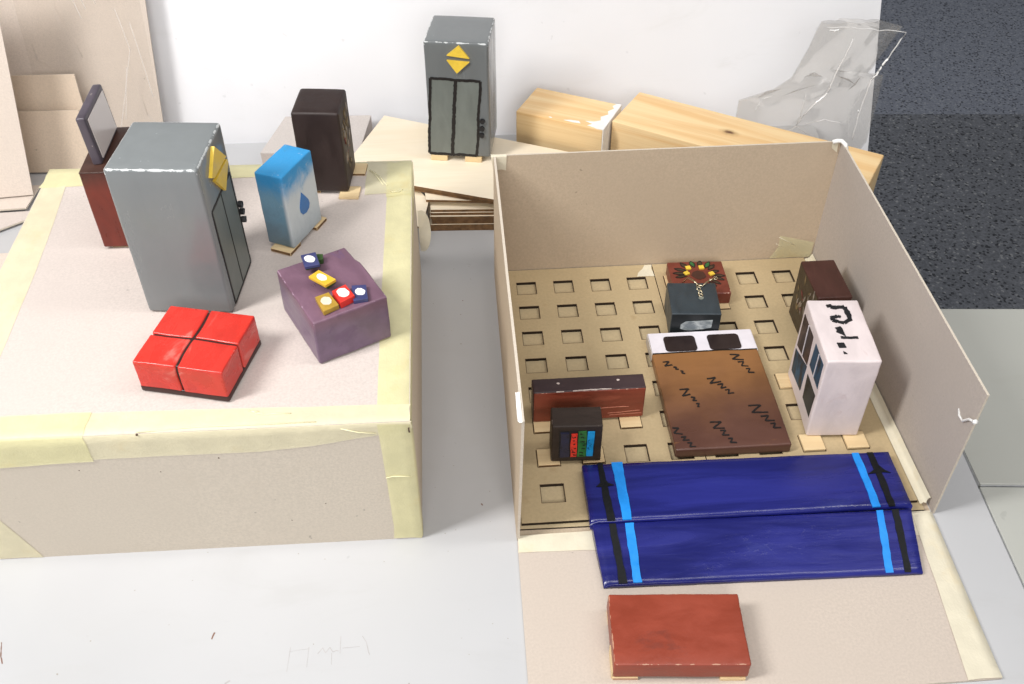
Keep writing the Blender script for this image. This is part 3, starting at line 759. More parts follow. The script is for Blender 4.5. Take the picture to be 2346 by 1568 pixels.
lift('big grey lift block on the taped box, yellow arrows and doors on its side', -.2953, .2042, .1631, -.0977, .0806, .0805, .1580, 'R',
     [(-.0309, .1090), (.0331, .1085), (.0355, .0030), (-.0285, .0028), (-.0002, .0025)],
     [[(.0041, .1545), (.0271, .1302), (-.0120, .1325), (-.0185, .1364)], [(.0290, .1230), (.0074, .1064), (-.0120, .1290), (.0268, .1275)]],
     [(.0395, .0690), (.0395, .0610), (.0395, .0520)], 42)

# vanity with mirror
VR = (.155, .022, .012)
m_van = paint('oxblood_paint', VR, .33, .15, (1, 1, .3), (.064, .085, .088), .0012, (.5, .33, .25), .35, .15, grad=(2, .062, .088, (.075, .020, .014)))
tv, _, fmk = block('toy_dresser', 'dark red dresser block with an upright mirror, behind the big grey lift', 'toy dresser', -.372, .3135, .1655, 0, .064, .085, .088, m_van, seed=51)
rb('dresser_top', paint('dark_brown_top', (.060, .026, .018), .4, .15), tv, .0636, .0846, .0016, r=.0006, n=8, amp=.0001, z0=.0874)
m_frame = paint('plum_grey_frame', (.085, .070, .088), .42, .18, (1, 1, .4), cover=.66, wearcol=(.45, .38, .36))
mf = rb('mirror', m_frame, tv, .0092, .068, .051, r=.0022, n=10, amp=.0003, seed=52, z0=.0886, cx=-.0165, cy=.0050)
mf.data.transform(Matrix.Translation((-.0165, 0, .0886)) @ Matrix.Rotation(radians(-3.5), 4, 'Y') @ Matrix.Translation((.0165, 0, -.0886)))
m_glass = NT('mirror_sheet').done((.72, .65, .62), .22, .6)
gm = slab('mirror_glass', [(-.0285, .0), (.0285, 0), (.0285, .0415), (-.0285, .0415)], 0, .0008, m_glass, mf)
gm.data.transform(Matrix.Translation((-.0119, .0050, .0935)) @ Matrix.Rotation(radians(-3.5), 4, 'Y') @ Matrix(((0, 0, 1, 0), (1, 0, 0, 0), (0, 1, 0, 0), (0, 0, 0, 1))))
peg(tv, -.012, -.030, -.0027, .026, .018, .0027, edge=m_plyedge); peg(tv, .018, .030, -.0027, .026, .018, .0027)

# brown wardrobe (left)
BRN = (.030, .017, .014)
def wardrobe_marks(t, fm, d, h, sgn, seed):
    random.seed(seed)
    gold = plain('gilt_paint_%d' % seed, (.16, .11, .05), .4, .3); pale = plain('pale_scuff_%d' % seed, (.26, .22, .18), .5, .2); rd = plain('deep_red_dab_%d' % seed, (.16, .03, .03), .4, .2)
    L1, L2, L3 = [], [], []
    def leaf(u, v, a, L): 
        return [(u, v), (u+L*.5*cos(a)-L*.14*sin(a), v+L*.5*sin(a)+L*.14*cos(a)), (u+L*cos(a), v+L*sin(a)), (u+L*.5*cos(a)+L*.14*sin(a), v+L*.5*sin(a)-L*.14*cos(a))]
    for i in range(16): L1.append(leaf(random.uniform(-d*.30, d*.30), h*random.uniform(.15, .78), random.uniform(.9, 2.3), random.uniform(.006, .013)))
    for i in range(9): L2.append(leaf(random.uniform(-d*.33, d*.25), h*random.uniform(.25, .8), random.uniform(1.0, 2.0), random.uniform(.007, .015)))
    for i in range(5): L3.append(leaf(random.uniform(-d*.25, d*.25), h*random.uniform(.3, .6), random.uniform(0, 3), random.uniform(.006, .010)))
    for nm, Ls, mm in (('gilt_dab', L1, gold), ('pale_dab', L2, pale), ('red_dab', L3, rd)):
        vs, fs = [], []
        for p in Ls: decal_geo(vs, fs, p, fm, .0003+random.random()*.0004)
        mesh(nm, vs, fs, mm, t)
wd = (.0498, .0537, .0965)
m_w1 = paint('dark_brown_paint', (.026, .014, .012), .5, .15, (1, 1, .5), wd, .0014, (.10, .065, .05), .25, .2)
tw, _, fmk = block('toy_wardrobe', 'dark brown wardrobe block standing behind the blue block', 'toy wardrobe', -.1818, .3819, .1657, -.0983, *wd, m_w1, r=.0030, seed=61, amp=.0005)
wardrobe_marks(tw, fmk('R'), wd[1], wd[2], 1, 611)
peg(tw, .0255, -.0255, -.0030, .0215, .0215, .0030, edge=m_ply); peg(tw, .0265, .0215, -.0030, .0215, .0215, .0030, edge=m_plyedge)
peg(tw, -.016, -.0155, -.0030, .018, .018, .0030); peg(tw, -.016, .0155, -.0030, .018, .018, .0030)

# blue water block
bd = (.0309, .0561, .0845)
t = NT('blue_to_white_paint'); v = t.coord()
sp = t.n('ShaderNodeSeparateXYZ'); t.put(sp.inputs[0], v)
nb = t.noise(t.coord((1, 1, .9)), 55, 5, .65, .6); nc = t.noise(t.coord((1, 1, 1), (4, 4, 4)), 150, 5, .7)
zz = t.math('ADD', sp.outputs[2], t.math('MULTIPLY', t.math('SUBTRACT', nb, .5), .034))
side = t.ramp(sp.outputs[0], .010, .0150)
low = t.mix(side, t.mix(t.ramp(zz, .005, .055), (.13, .19, .23), (.18, .34, .46)), t.mix(t.ramp(zz, .0, .04), (.42, .47, .50), (.58, .62, .64)))
c = t.mix(t.ramp(zz, .050, .080), low, (.040, .29, .60))
c = t.mix(t.ramp(nb, .58, .76, 0, .4), c, (.06, .19, .30)); c = t.mix(t.ramp(nc, .64, .70, 0, .35), c, (.55, .60, .60))
t.bump(nc, .3, .0012); t.bump(t.math('ADD', nb, nc), .5, .0014); m_blue = t.done(c, .55, .35)
tbk, _, fmk = block('toy_water_tank', 'small sky blue block with a painted water drop on its pale side', 'toy block', -.2111, .2841, .1668, -.4542, *bd, m_blue, r=.0018, amp=.0006, seed=71)
fm = fmk('R')
drop = [(-.0012, .0520)]
for i in range(13):
    a = radians(60-300*i/12); drop.append((.0012+.0088*cos(a), .0350+.0088*sin(a)))
decal('water_drop', [[(-.0008, .0515), (.0045, .0440), (.0088, .0375), (.0098, .0325), (.0075, .0280), (.0020, .0258), (-.0040, .0270), (-.0072, .0315), (-.0070, .0370), (-.0040, .0440)]], fm, paint('drop_blue', (.035, .16, .42), .4, .1), tbk, .0007)
peg(tbk, .0035, -.0255, -.0040, .0235, .0200, .0040, edge=m_plyedge); peg(tbk, .0075, .0225, -.0040, .0205, .0200, .0040, edge=m_plyedge)

# purple block with glued tiles
pd = (.0710, .0881, .0486)
def chamf(p):        # the notched far right arris and the softly rounded front right top
    if p.x > .028 and p.y > .020 and p.z > .03: p = p-Vector((.0022, 0, 0))*min(1, (p.x-.028)/.006)
    return p
m_pur = paint('plum_paint', (.165, .108, .172), .34, .15, (1, .4, 1), pd, .0018, (.36, .25, .32), .45, .38, blot=((.140, .082, .150), .60), grad=(2, .030, .047, (.180, .098, .140)))
tp, _, fmk = block('toy_counter', 'plum purple block with small coloured tiles glued on top', 'toy block', -.1598, .1382, .1634, .4684, *pd, m_pur, r=.0022, amp=.0008, seed=81, warp=chamf)
m_ti = {k: paint('tile_'+k, c, .38, .12, bump=.15) for k, c in (('blue', (.050, .055, .16)), ('yellow', (.72, .44, .035)), ('gold', (.44, .27, .04)), ('red', (.70, .035, .025)), ('green', (.035, .075, .018)))}
m_spot = plain('white_spot', (.86, .85, .83), .5, .03); m_spot2 = plain('cream_spot', (.72, .66, .52), .5, .08)
def tile(pts, kind, spot, th=.0048, lift_=0.0, lean=(0, 0), name='tile'):
    """tile prism from its four top corners (block frame); lean raises one side"""
    cx = sum(p[0] for p in pts)/len(pts); cy = sum(p[1] for p in pts)/len(pts); h = pd[2]
    zf = lambda x, y: h+th+lift_+(x-cx)*lean[0]+(y-cy)*lean[1]
    vs = [(x, y, zf(x, y)) for x, y in pts]+[(x, y, max(h-.0005, zf(x, y)-th) if lift_ == 0 else zf(x, y)-.003) for x, y in pts]
    n = len(pts); fs = [tuple(range(n)), tuple(range(n, 2*n))]+[(i, (i+1) % n, n+(i+1) % n, n+i) for i in range(n)]
    k = .0048/1.0
    o = mesh(name, vs, fs, [m_ti[kind]], tp)
    bm = bmesh.new(); bm.from_mesh(o.data); bmesh.ops.bevel(bm, geom=list(bm.edges), offset=.00025, segments=1, affect='EDGES'); bm.to_mesh(o.data); bm.free()
    if spot:
        bl = blob(cx+spot[0], cy+spot[1], spot[2], spot[3], 20, .07, spot[4] if len(spot) > 4 else 0)
        mesh('white_spot', [(x, y, zf(x, y)+.00035) for x, y in bl]+[(x, y, zf(x, y)-.0003) for x, y in bl], [tuple(range(20))]+[(i, (i+1) % 20, 20+(i+1) % 20, 20+i) for i in range(20)], m_spot if kind != 'gold' else m_spot2, o)
    return o
K = .0058   # parallax correction: tile tops sit ~6 mm above the block's top, i.e. nearer the camera
def sh_(pts, dz):  # slide top corners towards the camera for their height
    a = .4684; wx, wy = -.04315+.1598, -.5641-.1382; k = dz/(.7728-.216)
    dx, dy = wx*k, wy*k; lx, ly = dx*cos(a)+dy*sin(a), -dx*sin(a)+dy*cos(a)
    return [(p[0]/1000+lx, p[1]/1000+ly) for p in pts]
tile(sh_([(-7.4, 52.5), (6.1, 50.1), (2.3, 30.9), (-10.9, 34.0)], .010), 'blue', (-.0002, .0008, .0042, .0058, .3), lift_=.0045)
tile(sh_([(-8.5, 47), (6.1, 44), (2.3, 30.0), (-11.2, 32.0)], .003), 'green', None, .0045, name='tile_prop')['label'] = 'dark piece propping the blue tile'
tile(sh_([(3.5, 46.7), (10.3, 42.7), (7.5, 35.5), (1, 37)], .005), 'green', None, .0055)
tile(sh_([(-13.3, 19.4), (-1.7, 23.5), (6.2, 2.9), (-5.4, -.2)], .010), 'yellow', (-.0002, .0006, .0036, .0058, .3), lift_=.0048)
tile(sh_([(-9, 8.4), (0, 10.5), (5.2, 1.9), (-4.4, -2.2)], .004), 'green', None, .0055, name='tile_prop')['label'] = 'dark piece propping the yellow tile'
tile(sh_([(-19.7, -10.8), (-6.7, -10.8), (-5.9, -31.4), (-21.1, -33.1)], .005), 'gold', (.0, .0005, .0045, .0058))
tile(sh_([(-3.6, -10.7), (10.4, -8.4), (11.2, -26.8), (-3.6, -29.6)], .007), 'red', (.0002, .0008, .0050, .0066, .1), .0068)
tile(sh_([(14.3, -12.8), (26.0, -18.5), (19.5, -37.1), (7.1, -33.5)], .004), 'blue', (.0005, .0005, .0042, .0052, .2), .0040)
rb('wood_edge', m_ply, tp, .066, .083, .0006, r=.0002, n=4, amp=0, z0=-.0005)

# red ottoman with black cross lines
sd = (.0807, .0752, .0349)
m_red = paint('signal_red_paint', (.62, .038, .026), .26, .13, (1, .35, 1), (*sd,), .0013, (.74, .30, .25), .42, .34, blot=((.70, .17, .14), .63), brush=55)
ts = thing('toy_pouffe', 'bright red square pouffe block crossed by dark lines', 'toy pouffe', (-.2757, .0883, .1631), -.2523)
m_br = paint('dark_brown_groove', (.030, .010, .008), .45, .2)
rb('core', m_br, ts, sd[0]-.0036, sd[1]-.0036, sd[2]-.0062, r=.0020, n=10, amp=.0003, seed=93, z0=.0050)
def qwarp(p): return p+Vector((.0007*sin(p.y*120)*max(0, 1-abs(p.x)/.012)+.0004*sin(p.z*200)*max(0, 1-abs(p.x)/.012), .0006*sin(p.x*110+1)*max(0, 1-abs(p.y)/.012), 0))
for qx, qy in ((-1, -1), (1, -1), (1, 1), (-1, 1)):
    ax_, ay_ = -.0016, -.0012; g_ = .0010
    wq = (sd[0]/2-qx*ax_)-g_; dq = (sd[1]/2-qy*ay_)-g_
    rb('cushion', m_red, ts, wq, dq, sd[2]-.0048, r=.0016, n=8, amp=.0005, seed=91+qx+2*qy, z0=.0048, cx=ax_+qx*(g_+wq/2), cy=ay_+qy*(g_+dq/2), warp=qwarp)
rb('dark_base', paint('dark_brown_base', (.040, .012, .010), .4, .15), ts, sd[0]+.0004, sd[1]+.0004, .0066, r=.0016, n=8, amp=.0004, seed=92, z0=.0)

# red-brown bench in front
bn = (.1138, .0679, .0205)
m_bn = paint('brick_red_paint', (.275, .046, .022), .36, .13, (.5, 1, 1), bn, .0013, (.52, .30, .20), .55, .30, blot=((.20, .040, .024), .60), brush=40)
tn, _, fmk = block('toy_bench', 'brick red low bench block in front of the blue stepped slab', 'toy bench', .1267, -.1205, .0060, -.0672, *bn, m_bn, r=.0018, amp=.0006, seed=101)
for px, py, e_ in ((-.0462, -.0275, m_bn), (.0440, -.0285, m_ply), (-.0462, .0250, m_ply), (.0440, .0250, m_ply)): peg(tn, px, py, -.0036, .0215, .0135, .0036, edge=e_, top=m_ply)
slab('wood_lip', [(-.0578, -.033), (-.0569, -.033), (-.0569, -.008), (-.0578, -.008)], -.0034, .0075, m_ply, tn)

# deep blue stepped slab
t = NT('ultramarine_paint'); v = t.coord((.12, 1, 1))
n1 = t.noise(v, 45, 5, .6, .5); n2_ = t.noise(t.coord(), 240, 4, .6); n4 = t.noise(t.coord((.5, 1, 1), (2, 1, 0)), 16, 3)
c = t.mix(t.ramp(n1, .3, .7), (.007, .009, .105), (.016, .020, .200)); c = t.mix(t.ramp(n4, .60, .75, 0, .45), c, (.055, .070, .24))
c = t.mix(t.ramp(n1, .68, .80, 0, .35), c, (.07, .085, .26))
t.bump(t.math('ADD', t.math('MULTIPLY', n1, 1.3), t.math('MULTIPLY', t.math('MULTIPLY', t.ramp(n2_, .5, .8), t.ramp(n4, .45, .65)), .4)), .36, .0010)
m_ultra = t.done(c, t.ramp(n1, .3, .7, .20, .32), .55)
tsb = thing('toy_stage', 'wide ultramarine stepped slab with light blue and black stripes', 'toy stage', (.2235, .0, .0024))
def bar(name, mat, Q, z0, zt, n=(40, 12), amp=.00035, seed=3, r=.002):
    """plank from four top corners BL,BR,FR,FL with per-corner top heights"""
    B = [Vector((x-.2235, y, 0)) for x, y in Q]; vs, fs = rbox(2, 2, 2, r=.012, n=1, amp=0)
    out = []
    X = [-1]+[-1+2*i/n[0] for i in range(n[0]+1)]+[1]; Y = [-1]+[-1+2*j/n[1] for j in range(n[1]+1)]+[1]
    vs, fs = [], []; nx, ny = len(X), len(Y)
    def P(x, y, top):
        u, w = (x+1)/2, (y+1)/2
        p = (B[3]*(1-u)+B[2]*u)*(1-w)+(B[0]*(1-u)+B[1]*u)*w
        z = (zt[3]*(1-u)+zt[2]*u)*(1-w)+(zt[0]*(1-u)+zt[1]*u)*w
        return Vector((p.x, p.y, z if top else z0))
    for j, y in enumerate(Y):
        for i, x in enumerate(X):
            edge = i in (0, nx-1) or j in (0, ny-1)
            p = P(x, y, True)
            if edge: p.z = max(z0+.0005, p.z-r)
            elif i in (1, nx-2) or j in (1, ny-2):
                cxy = P(0, 0, True); dxy = Vector((cxy.x-p.x, cxy.y-p.y, 0))
                p.x += (r*.6 if i == 1 else -r*.6 if i == nx-2 else 0); p.y += (r*.6 if j == 1 else -r*.6 if j == ny-2 else 0)
            k = noise.noise_vector((p+Vector((seed, 0, 0)))*40)*amp+noise.noise_vector((p+Vector((seed, 5, 0)))*140)*amp*.5
            vs.append(p+k)
    for j in range(ny-1):
        for i in range(nx-1): fs.append((j*nx+i, j*nx+i+1, (j+1)*nx+i+1, (j+1)*nx+i))
    ring = [i for i in range(nx)]+[j*nx+nx-1 for j in range(1, ny)]+[(ny-1)*nx+i for i in range(nx-2, -1, -1)]+[j*nx for j in range(ny-2, 0, -1)]
    k = len(vs)
    for q in ring: vs.append((vs[q][0], vs[q][1], z0))
    m = len(ring)
    for a in range(m): fs.append((ring[a], ring[(a+1) % m], k+(a+1) % m, k+a))
    fs.append(tuple(range(k, k+m)))
    return mesh(name, vs, fs, mat, tsb, True)
QR = [(.0687, .0734), (.3800, .0679), (.3790, -.0006), (.0680, .0016)]
QF = [(.0697, .0014), (.3773, -.0028), (.3660, -.0682), (.0727, -.0618)]
bar('upper_slab', m_ultra, QR, .0045, (.0158,)*4, seed=3)
bar('lower_slab', m_ultra, QF, .0006, (.0136, .0136, .0052, .0052), seed=8, r=.0015)
fmR = lambda u, v, o: (u-.2235, v, .0158+o)
zfr = lambda v: .0136+(.0052-.0136)*(-(v-.0))/.0650
fmD = lambda u, v, o: (u-.2235, v, zfr(v)+o)
m_cy = paint('bright_blue_paint', (.012, .26, .78), .34, .10, bump=.2); m_bk = paint('black_stripe_paint', (.006, .007, .009), .5, .25, bump=.3, spec=.25)
def band(name, L, R, fm, mat, n=10, t=.0009):
    """stripe between two guide polylines (same count)"""
    vs, fs = [], []
    def at(P, s): k = s*(len(P)-1); i = min(int(k), len(P)-2); return Vector(P[i]).lerp(Vector(P[i+1]), k-i)
    A = [(at(L, i/n)+Vector((random.uniform(-.0005, .0005), 0)), at(R, i/n)+Vector((random.uniform(-.0005, .0005), 0))) for i in range(n+1)]
    for (a, b), (c_, d_) in zip(A, A[1:]): decal_geo(vs, fs, [tuple(a), tuple(b), tuple(d_), tuple(c_)], fm, t)
    return mesh(name, vs, fs, mat, tsb)
band('light_stripe', [(.0985, .0728), (.0985, .045), (.0990, .0018)], [(.1090, .0726), (.1082, .045), (.1076, .0017)], fmR, m_cy)
band('light_stripe', [(.1003, -.0006), (.1000, -.0300), (.0999, -.0612)], [(.1090, -.0006), (.1080, -.0300), (.1074, -.0614)], fmD, m_cy)
band('dark_stripe', [(.0845, .0728), (.0838, .040), (.0838, .0020)], [(.0893, .0728), (.0905, .040), (.0917, .0018)], fmR, m_bk)
band('dark_stripe', [(.0855, -.0004), (.0862, -.030), (.0868, -.0610)], [(.0920, -.0004), (.0930, -.030), (.0938, -.0612)], fmD, m_bk)
decal('arrow_head', [[(.0868, .0560), (.0915, .0470), (.0968, .0440), (.0905, .0430), (.0838, .0428), (.0790, .0432), (.0832, .0470)]], fmR, m_bk, tsb, .0010)
band('light_stripe', [(.3407, .0674), (.3405, .03), (.3396, -.0004)], [(.3480, .0673), (.3480, .03), (.3474, -.0005)], fmR, m_cy)
band('light_stripe', [(.3425, -.0030), (.3370, -.0350), (.3310, -.0668)], [(.3488, -.0030), (.3440, -.0350), (.3380, -.0670)], fmD, m_cy)
band('dark_stripe', [(.3560, .0672), (.3562, .03), (.3550, -.0006)], [(.3622, .0670), (.3625, .03), (.3614, -.0006)], fmR, m_bk)
band('dark_stripe', [(.3573, -.0030), (.3535, -.0350), (.3488, -.0672)], [(.3640, -.0030), (.3600, -.0350), (.3548, -.0674)], fmD, m_bk)
decal('arrow_head', [[(.3608, .0535), (.3660, .0440), (.3712, .0396), (.3645, .0408), (.3580, .0402), (.3485, .0396), (.3552, .0440)]], fmR, m_bk, tsb, .0010)

# bed
be = (.1193, .1759, .0123)
m_bed = paint('ochre_brown_paint', (.275, .125, .042), .34, .10, (.4, 1, 1), be, .0010, (.45, .25, .12), .3, .2, grad=(1, .062, -.075, (.100, .042, .029)), blot=((.18, .078, .032), .66), brush=30)
tbe, _, fmk = block('toy_bed', 'brown bed block with white pillow end and zigzag N marks', 'toy bed', .2256, .1715, .0068, -.0042, *be, m_bed, r=.0018, amp=.0003, seed=111, n=20)
fm = fmk('T'); fmf = fmk('F')
m_sheet = paint('white_sheet_paint', (.74, .70, .75), .36, .04, bump=.1)
top = [(-.0588, .0872), (.0588, .0872), (.0590, .0545), (.040, .0540), (.020, .0553), (.006, .0548), (-.02, .0546), (-.045, .0540), (-.0590, .0538)]
decal('sheet', [top], fm, m_sheet, tbe, .0007)
sd_ = [(.0875, .0002), (.0875, .0120), (.0538, .0122), (.0530, .004), (.0545, .0002)]
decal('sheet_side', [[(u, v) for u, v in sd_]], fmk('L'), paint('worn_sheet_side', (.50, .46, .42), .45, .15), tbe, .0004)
decal('sheet_side', [[(u, v) for u, v in sd_]], fmk('R'), m_sheet, tbe, .0004)
strokes('sheet_edge', [[(-.0590, .0538), (-.045, .0540), (-.02, .0546), (.006, .0548), (.020, .0553), (.040, .0540), (.0590, .0543)]], .0009, fm, m_line, tbe, .3, .0010)
m_pil = paint('dark_brown_pillow', (.024, .014, .013), .36, .15, bump=.12)
for (x0, x1) in ((-.0432, -.0076), (.0067, .0425)):
    pw = x1-x0
    q = []
    for cx_, cy_, a0 in ((x1-.004, .0762, 0), (x0+.004, .0762, 90), (x0+.004, .0596, 180), (x1-.004, .0596, 270)):
        for a in (0, 30, 60, 90): q.append((cx_+.004*cos(radians(a0+a)), cy_+.004*sin(radians(a0+a))))
    decal('pillow', [q], fm, m_pil, tbe, .0016)
mk = lambda *p: [(x/1000, y/1000) for x, y in p]
def nmark(a, b, c_, d_): return mk(a, b, c_, d_)
marks = [
 [nmark((-50.2, 40.2), (-43.1, 40.5), (-48.9, 33.8), (-40.5, 35.2)), nmark((-40.0, 31.3), (-36.6, 31.2), (-38.2, 28.0), (-34.8, 27.8)), nmark((-33.4, 25.2), (-30.8, 24.6), (-32.2, 21.6), (-29.0, 20.4))],
 [nmark((26.4, 47.4), (36.8, 45.9), (27.8, 39.9), (39.9, 37.6)), nmark((32.6, 34.5), (39.0, 35.0), (35.4, 28.4), (42.6, 27.4)), nmark((38.9, 23.3), (43.2, 23.6), (40.2, 17.8), (46.8, 17.2))],
 [nmark((-6.9, 10.8), (2.4, 12.3), (-4.9, 3.7), (7.4, 5.7)), nmark((2.4, 1.1), (8.4, 2.4), (5.2, -4.2), (11.0, -3.0)), nmark((8.8, -7.4), (13.2, -6.6), (11.0, -13.0), (17.4, -11.9))],
 [nmark((-39.9, -3.5), (-30.0, -2.8), (-38.4, -13.1), (-29.7, -11.0)), nmark((-29.9, -15.0), (-25.8, -16.4), (-28.8, -20.4), (-24.6, -20.6)), nmark((-26.2, -25.2), (-23.4, -25.0), (-25.6, -29.6), (-23.6, -29.4))],
 [nmark((28.0, -31.8), (41.0, -32.0), (29.4, -41.7), (46.4, -42.9)), nmark((37.2, -48.2), (45.2, -47.4), (40.6, -54.4), (50.2, -55.0)), nmark((44.6, -59.0), (49.6, -58.4), (46.4, -64.8), (54.2, -65.2))],
 [nmark((-17.6, -52.7), (-5.8, -52.9), (-15.6, -61.1), (-4.0, -61.9)), nmark((-9.4, -65.0), (-4.0, -64.8), (-8.4, -71.0), (-1.4, -71.4)), nmark((-3.6, -76.2), (.8, -76.2), (-2.6, -81.6), (4.0, -82.2))],
 [nmark((-57.9, -58.1), (-51.5, -58.6), (-57.6, -65.0), (-48.9, -67.0)), nmark((-51.2, -71.0), (-46.2, -70.6), (-50.0, -75.8), (-43.5, -75.4)), nmark((-46.4, -79.4), (-42.0, -79.2), (-44.8, -84.6), (-38.6, -84.8))]]
for mset in marks: strokes('zigzag_mark', mset, .0016, fm, m_line, tbe, .3, .0007)

# sideboard
sb = (.1168, .0210, .0430)
m_sb = paint('reddish_stain', (.235, .046, .024), .36, .20, (.18, 1, 1), sb, .0013, (.62, .36, .26), .50, .45, blot=((.33, .075, .042), .58), brush=70)
tsbd, _, fmk = block('toy_sideboard', 'long dark topped red sideboard block near the left wall', 'toy sideboard', .0843, .1525, .0087, .0008, *sb, m_sb, r=.0018, amp=.0004, seed=121)
rb('dark_top', paint('dark_plum_top', (.048, .028, .030), .36, .12, (.3, 1, 1), bump=.2), tsbd, sb[0]-.0008, sb[1]-.0012, .0016, r=.0007, n=12, amp=.0001, seed=2, z0=sb[2]-.0010)
decal('dark_end', [[(-.0098, .0), (.0098, .0), (.0098, .0425), (-.0098, .0425)]], fmk('L'), plain('dark_plum_end', (.05, .022, .022), .4), tsbd, .0004)
m_nick = plain('pale_nick', (.60, .50, .46), .6)
fm = facemap('T', sb[0], sb[1], sb[2]+.0006)
decal('nick', [blob(-.0318, .0018, .0016, .0012, 8, .3), blob(.0305, .0025, .0017, .0012, 8, .3)], fm, m_nick, tsbd, .0004)
strokes('worn_edge', [[(-.018, -.0100), (-.008, -.0097), (.006, -.0094), (.022, -.0096)], [(-.035, -.0102), (-.027, -.0101)]], .0010, fm, m_nick, tsbd, .5, .0003, True)
fm = fmk('F')
strokes('wood_split', [[(.012, .0165), (.030, .0172), (.042, .0168)], [(.020, .0085), (.034, .0090), (.054, .0105)], [(.022, .0055), (.040, .0062), (.056, .0062)]], .0007, fm, plain('bare_wood_line', (.52, .20, .13), .5), tsbd, .5, .0004, True)
for cr in ((0, 5), (2, 5)): world_peg(tsbd, *hole(*cr))

# small bookshelf
shd = (.0503, .0268, .0518)
m_shf = paint('near_black_brown', (.036, .024, .019), .5, .25, (.15, 1, 1), shd, .0011, (.26, .22, .20), .45, .55, brush=110, spec=.3)
tsh, _, fmk = block('toy_bookcase', 'small dark bookcase block with four coloured books on its front', 'toy bookcase', .0649, .0991, .0087, -.0421, *shd, m_shf, r=.0016, amp=.0004, seed=131)
fm = fmk('F')
decal('recess', [[(-.0178, .0070), (.0180, .0080), (.0180, .0462), (-.0178, .0448)]], fm, plain('recess_black', (.012, .011, .013), .45), tsh, .0003)
def book(q, col, seed):
    random.seed(seed); a, b, c_, d_ = q
    L = []; 
    for i in range(6): s = i/5; L.append((a[0]+(d_[0]-a[0])*s+random.uniform(-.0004, .0004), a[1]+(d_[1]-a[1])*s))
    Rr = []
    for i in range(6): s = i/5; Rr.append((b[0]+(c_[0]-b[0])*s+random.uniform(-.0004, .0004), b[1]+(c_[1]-b[1])*s))
    return decal('book', [L+list(reversed(Rr))], fm, paint('book_paint_%d' % seed, col, .32, .25, blot=((col[0]*.10, col[1]*.10, col[2]*.10), .57), bump=.5), tsh, .0016)
book([(-.0164, .0438), (-.0082, .0434), (-.0072, .0085), (-.0165, .0078)], (.016, .018, .050), 1)
book([(-.0062, .0415), (.0000, .0420), (.0003, .0086), (-.0060, .0082)], (.85, .045, .025), 2)
book([(.0012, .0450), (.0093, .0454), (.0096, .0086), (.0010, .0088)], (.035, .17, .040), 3)
book([(.0104, .0443), (.0168, .0444), (.0166, .0090), (.0102, .0090)], (.015, .33, .75), 4)
random.seed(77)
for nm, x0, x1, rows_ in (('book_rows', -.0054, -.0008, (.0375, .0325, .0270, .0215, .0160, .0115)), ('book_rows', .0022, .0084, (.0420, .0372, .0318, .0262, .0205, .0148, .0110))):
    L = []
    for z_ in rows_:
        k = random.uniform(.35, .9); a_ = x0+(x1-x0)*random.uniform(0, 1-k); L.append([(a_, z_), (a_+(x1-x0)*k*.5, z_+random.uniform(-.0012, .0012)), (a_+(x1-x0)*k, z_+random.uniform(-.0010, .0010))])
    strokes(nm, L, .0010, fm, m_line, tsh, .5, .0019)
for cr in ((0, 6), (1, 6)): world_peg(tsh, *hole(*cr))

# dark slate block with wire loop, flower block
fg = (.0564, .0560, .0360)
m_fr = paint('slate_blue_paint', (.030, .042, .052), .40, .18, (1, .5, 1), fg, .0011, (.20, .23, .24), .4, .25)
tf, _, fmk = block('toy_stove', 'dark slate block with a silvery wire clasp on top, at the bed head', 'toy stove', .2240, .2905, .0070, -.085, *fg, m_fr, r=.0014, amp=.0004, seed=141)
fm = fmk('F')
vs_, fs_ = [], []
decal('dark_front', [[(-.0275, .001), (.0275, .001), (.0275, .0350), (-.0275, .0350)]], fm, plain('black_front', (.014, .018, .020), .4), tf, .0003)
t = NT('smeared_grey_window'); nb = t.noise(t.coord((1, 1, 1.5)), 90, 5, .6, .6)
m_sm = t.done(t.mix(t.ramp(nb, .35, .68), (.16, .19, .21), (.50, .54, .54)), .35)
decal('window', [[(-.0170, .0145), (-.012, .0125), (-.004, .0115), (.002, .0130), (.010, .0140), (.0185, .0165), (.0190, .0275), (.010, .0268), (0, .0258), (-.011, .0252), (-.0165, .0205)]], fm, m_sm, tf, .0007)
fl_ = (.0676, .0617, .0168)
m_fl = paint('brick_brown_paint', (.165, .034, .020), .42, .12, (1, 1, 1), fl_, .0016, (.62, .40, .30), .45, .2)
tl_, _, fmk = block('toy_flower_bed', 'low red brown block with painted leaves and yellow squares, by the back wall', 'toy block', .2444, .3502, .0081, -.0334, *fl_, m_fl, r=.0016, amp=.0004, seed=151)
fm = fmk('T')
world_peg(tl_, *hole(5, 1)); world_peg(tl_, *hole(4, 1)); world_peg(tl_, *hole(5, 0)); world_peg(tl_, *hole(4, 0))
def leaf2(x, y, a, L, w):
    a = radians(a); pts = []
    for s, k in ((0, 0), (.3, .8), (.6, 1), (.85, .5), (1, 0), (.85, -.5), (.6, -1), (.3, -.8)):
        u, v = L*s, w*k; pts.append((x+u*cos(a)-v*sin(a), y+u*sin(a)+v*cos(a)))
    return pts
m_gr = plain('green_paint', (.030, .12, .035), .4, .25); m_dg = plain('dark_green_paint', (.060, .036, .020), .45, .3)
leaves = [(-12, 12, 160, .016, .0024), (-13, 7, 175, .017, .0024), (-14, 3, 190, .014, .0022), (-10, 17, 125, .014, .003), (-2, 19, 105, .0125, .0030), (4, 20, 75, .0115, .0028), (11, 17, 60, .014, .0028), (14, 14, 45, .013, .0026), (17, 4, -12, .0155, .0024), (17, 0, -28, .0145, .0024), (13, -5, -40, .0150, .0022), (15, 9, 10, .012, .0024), (11, -9, -52, .012, .0018)]
Lg, Ld, Lo = [], [], []
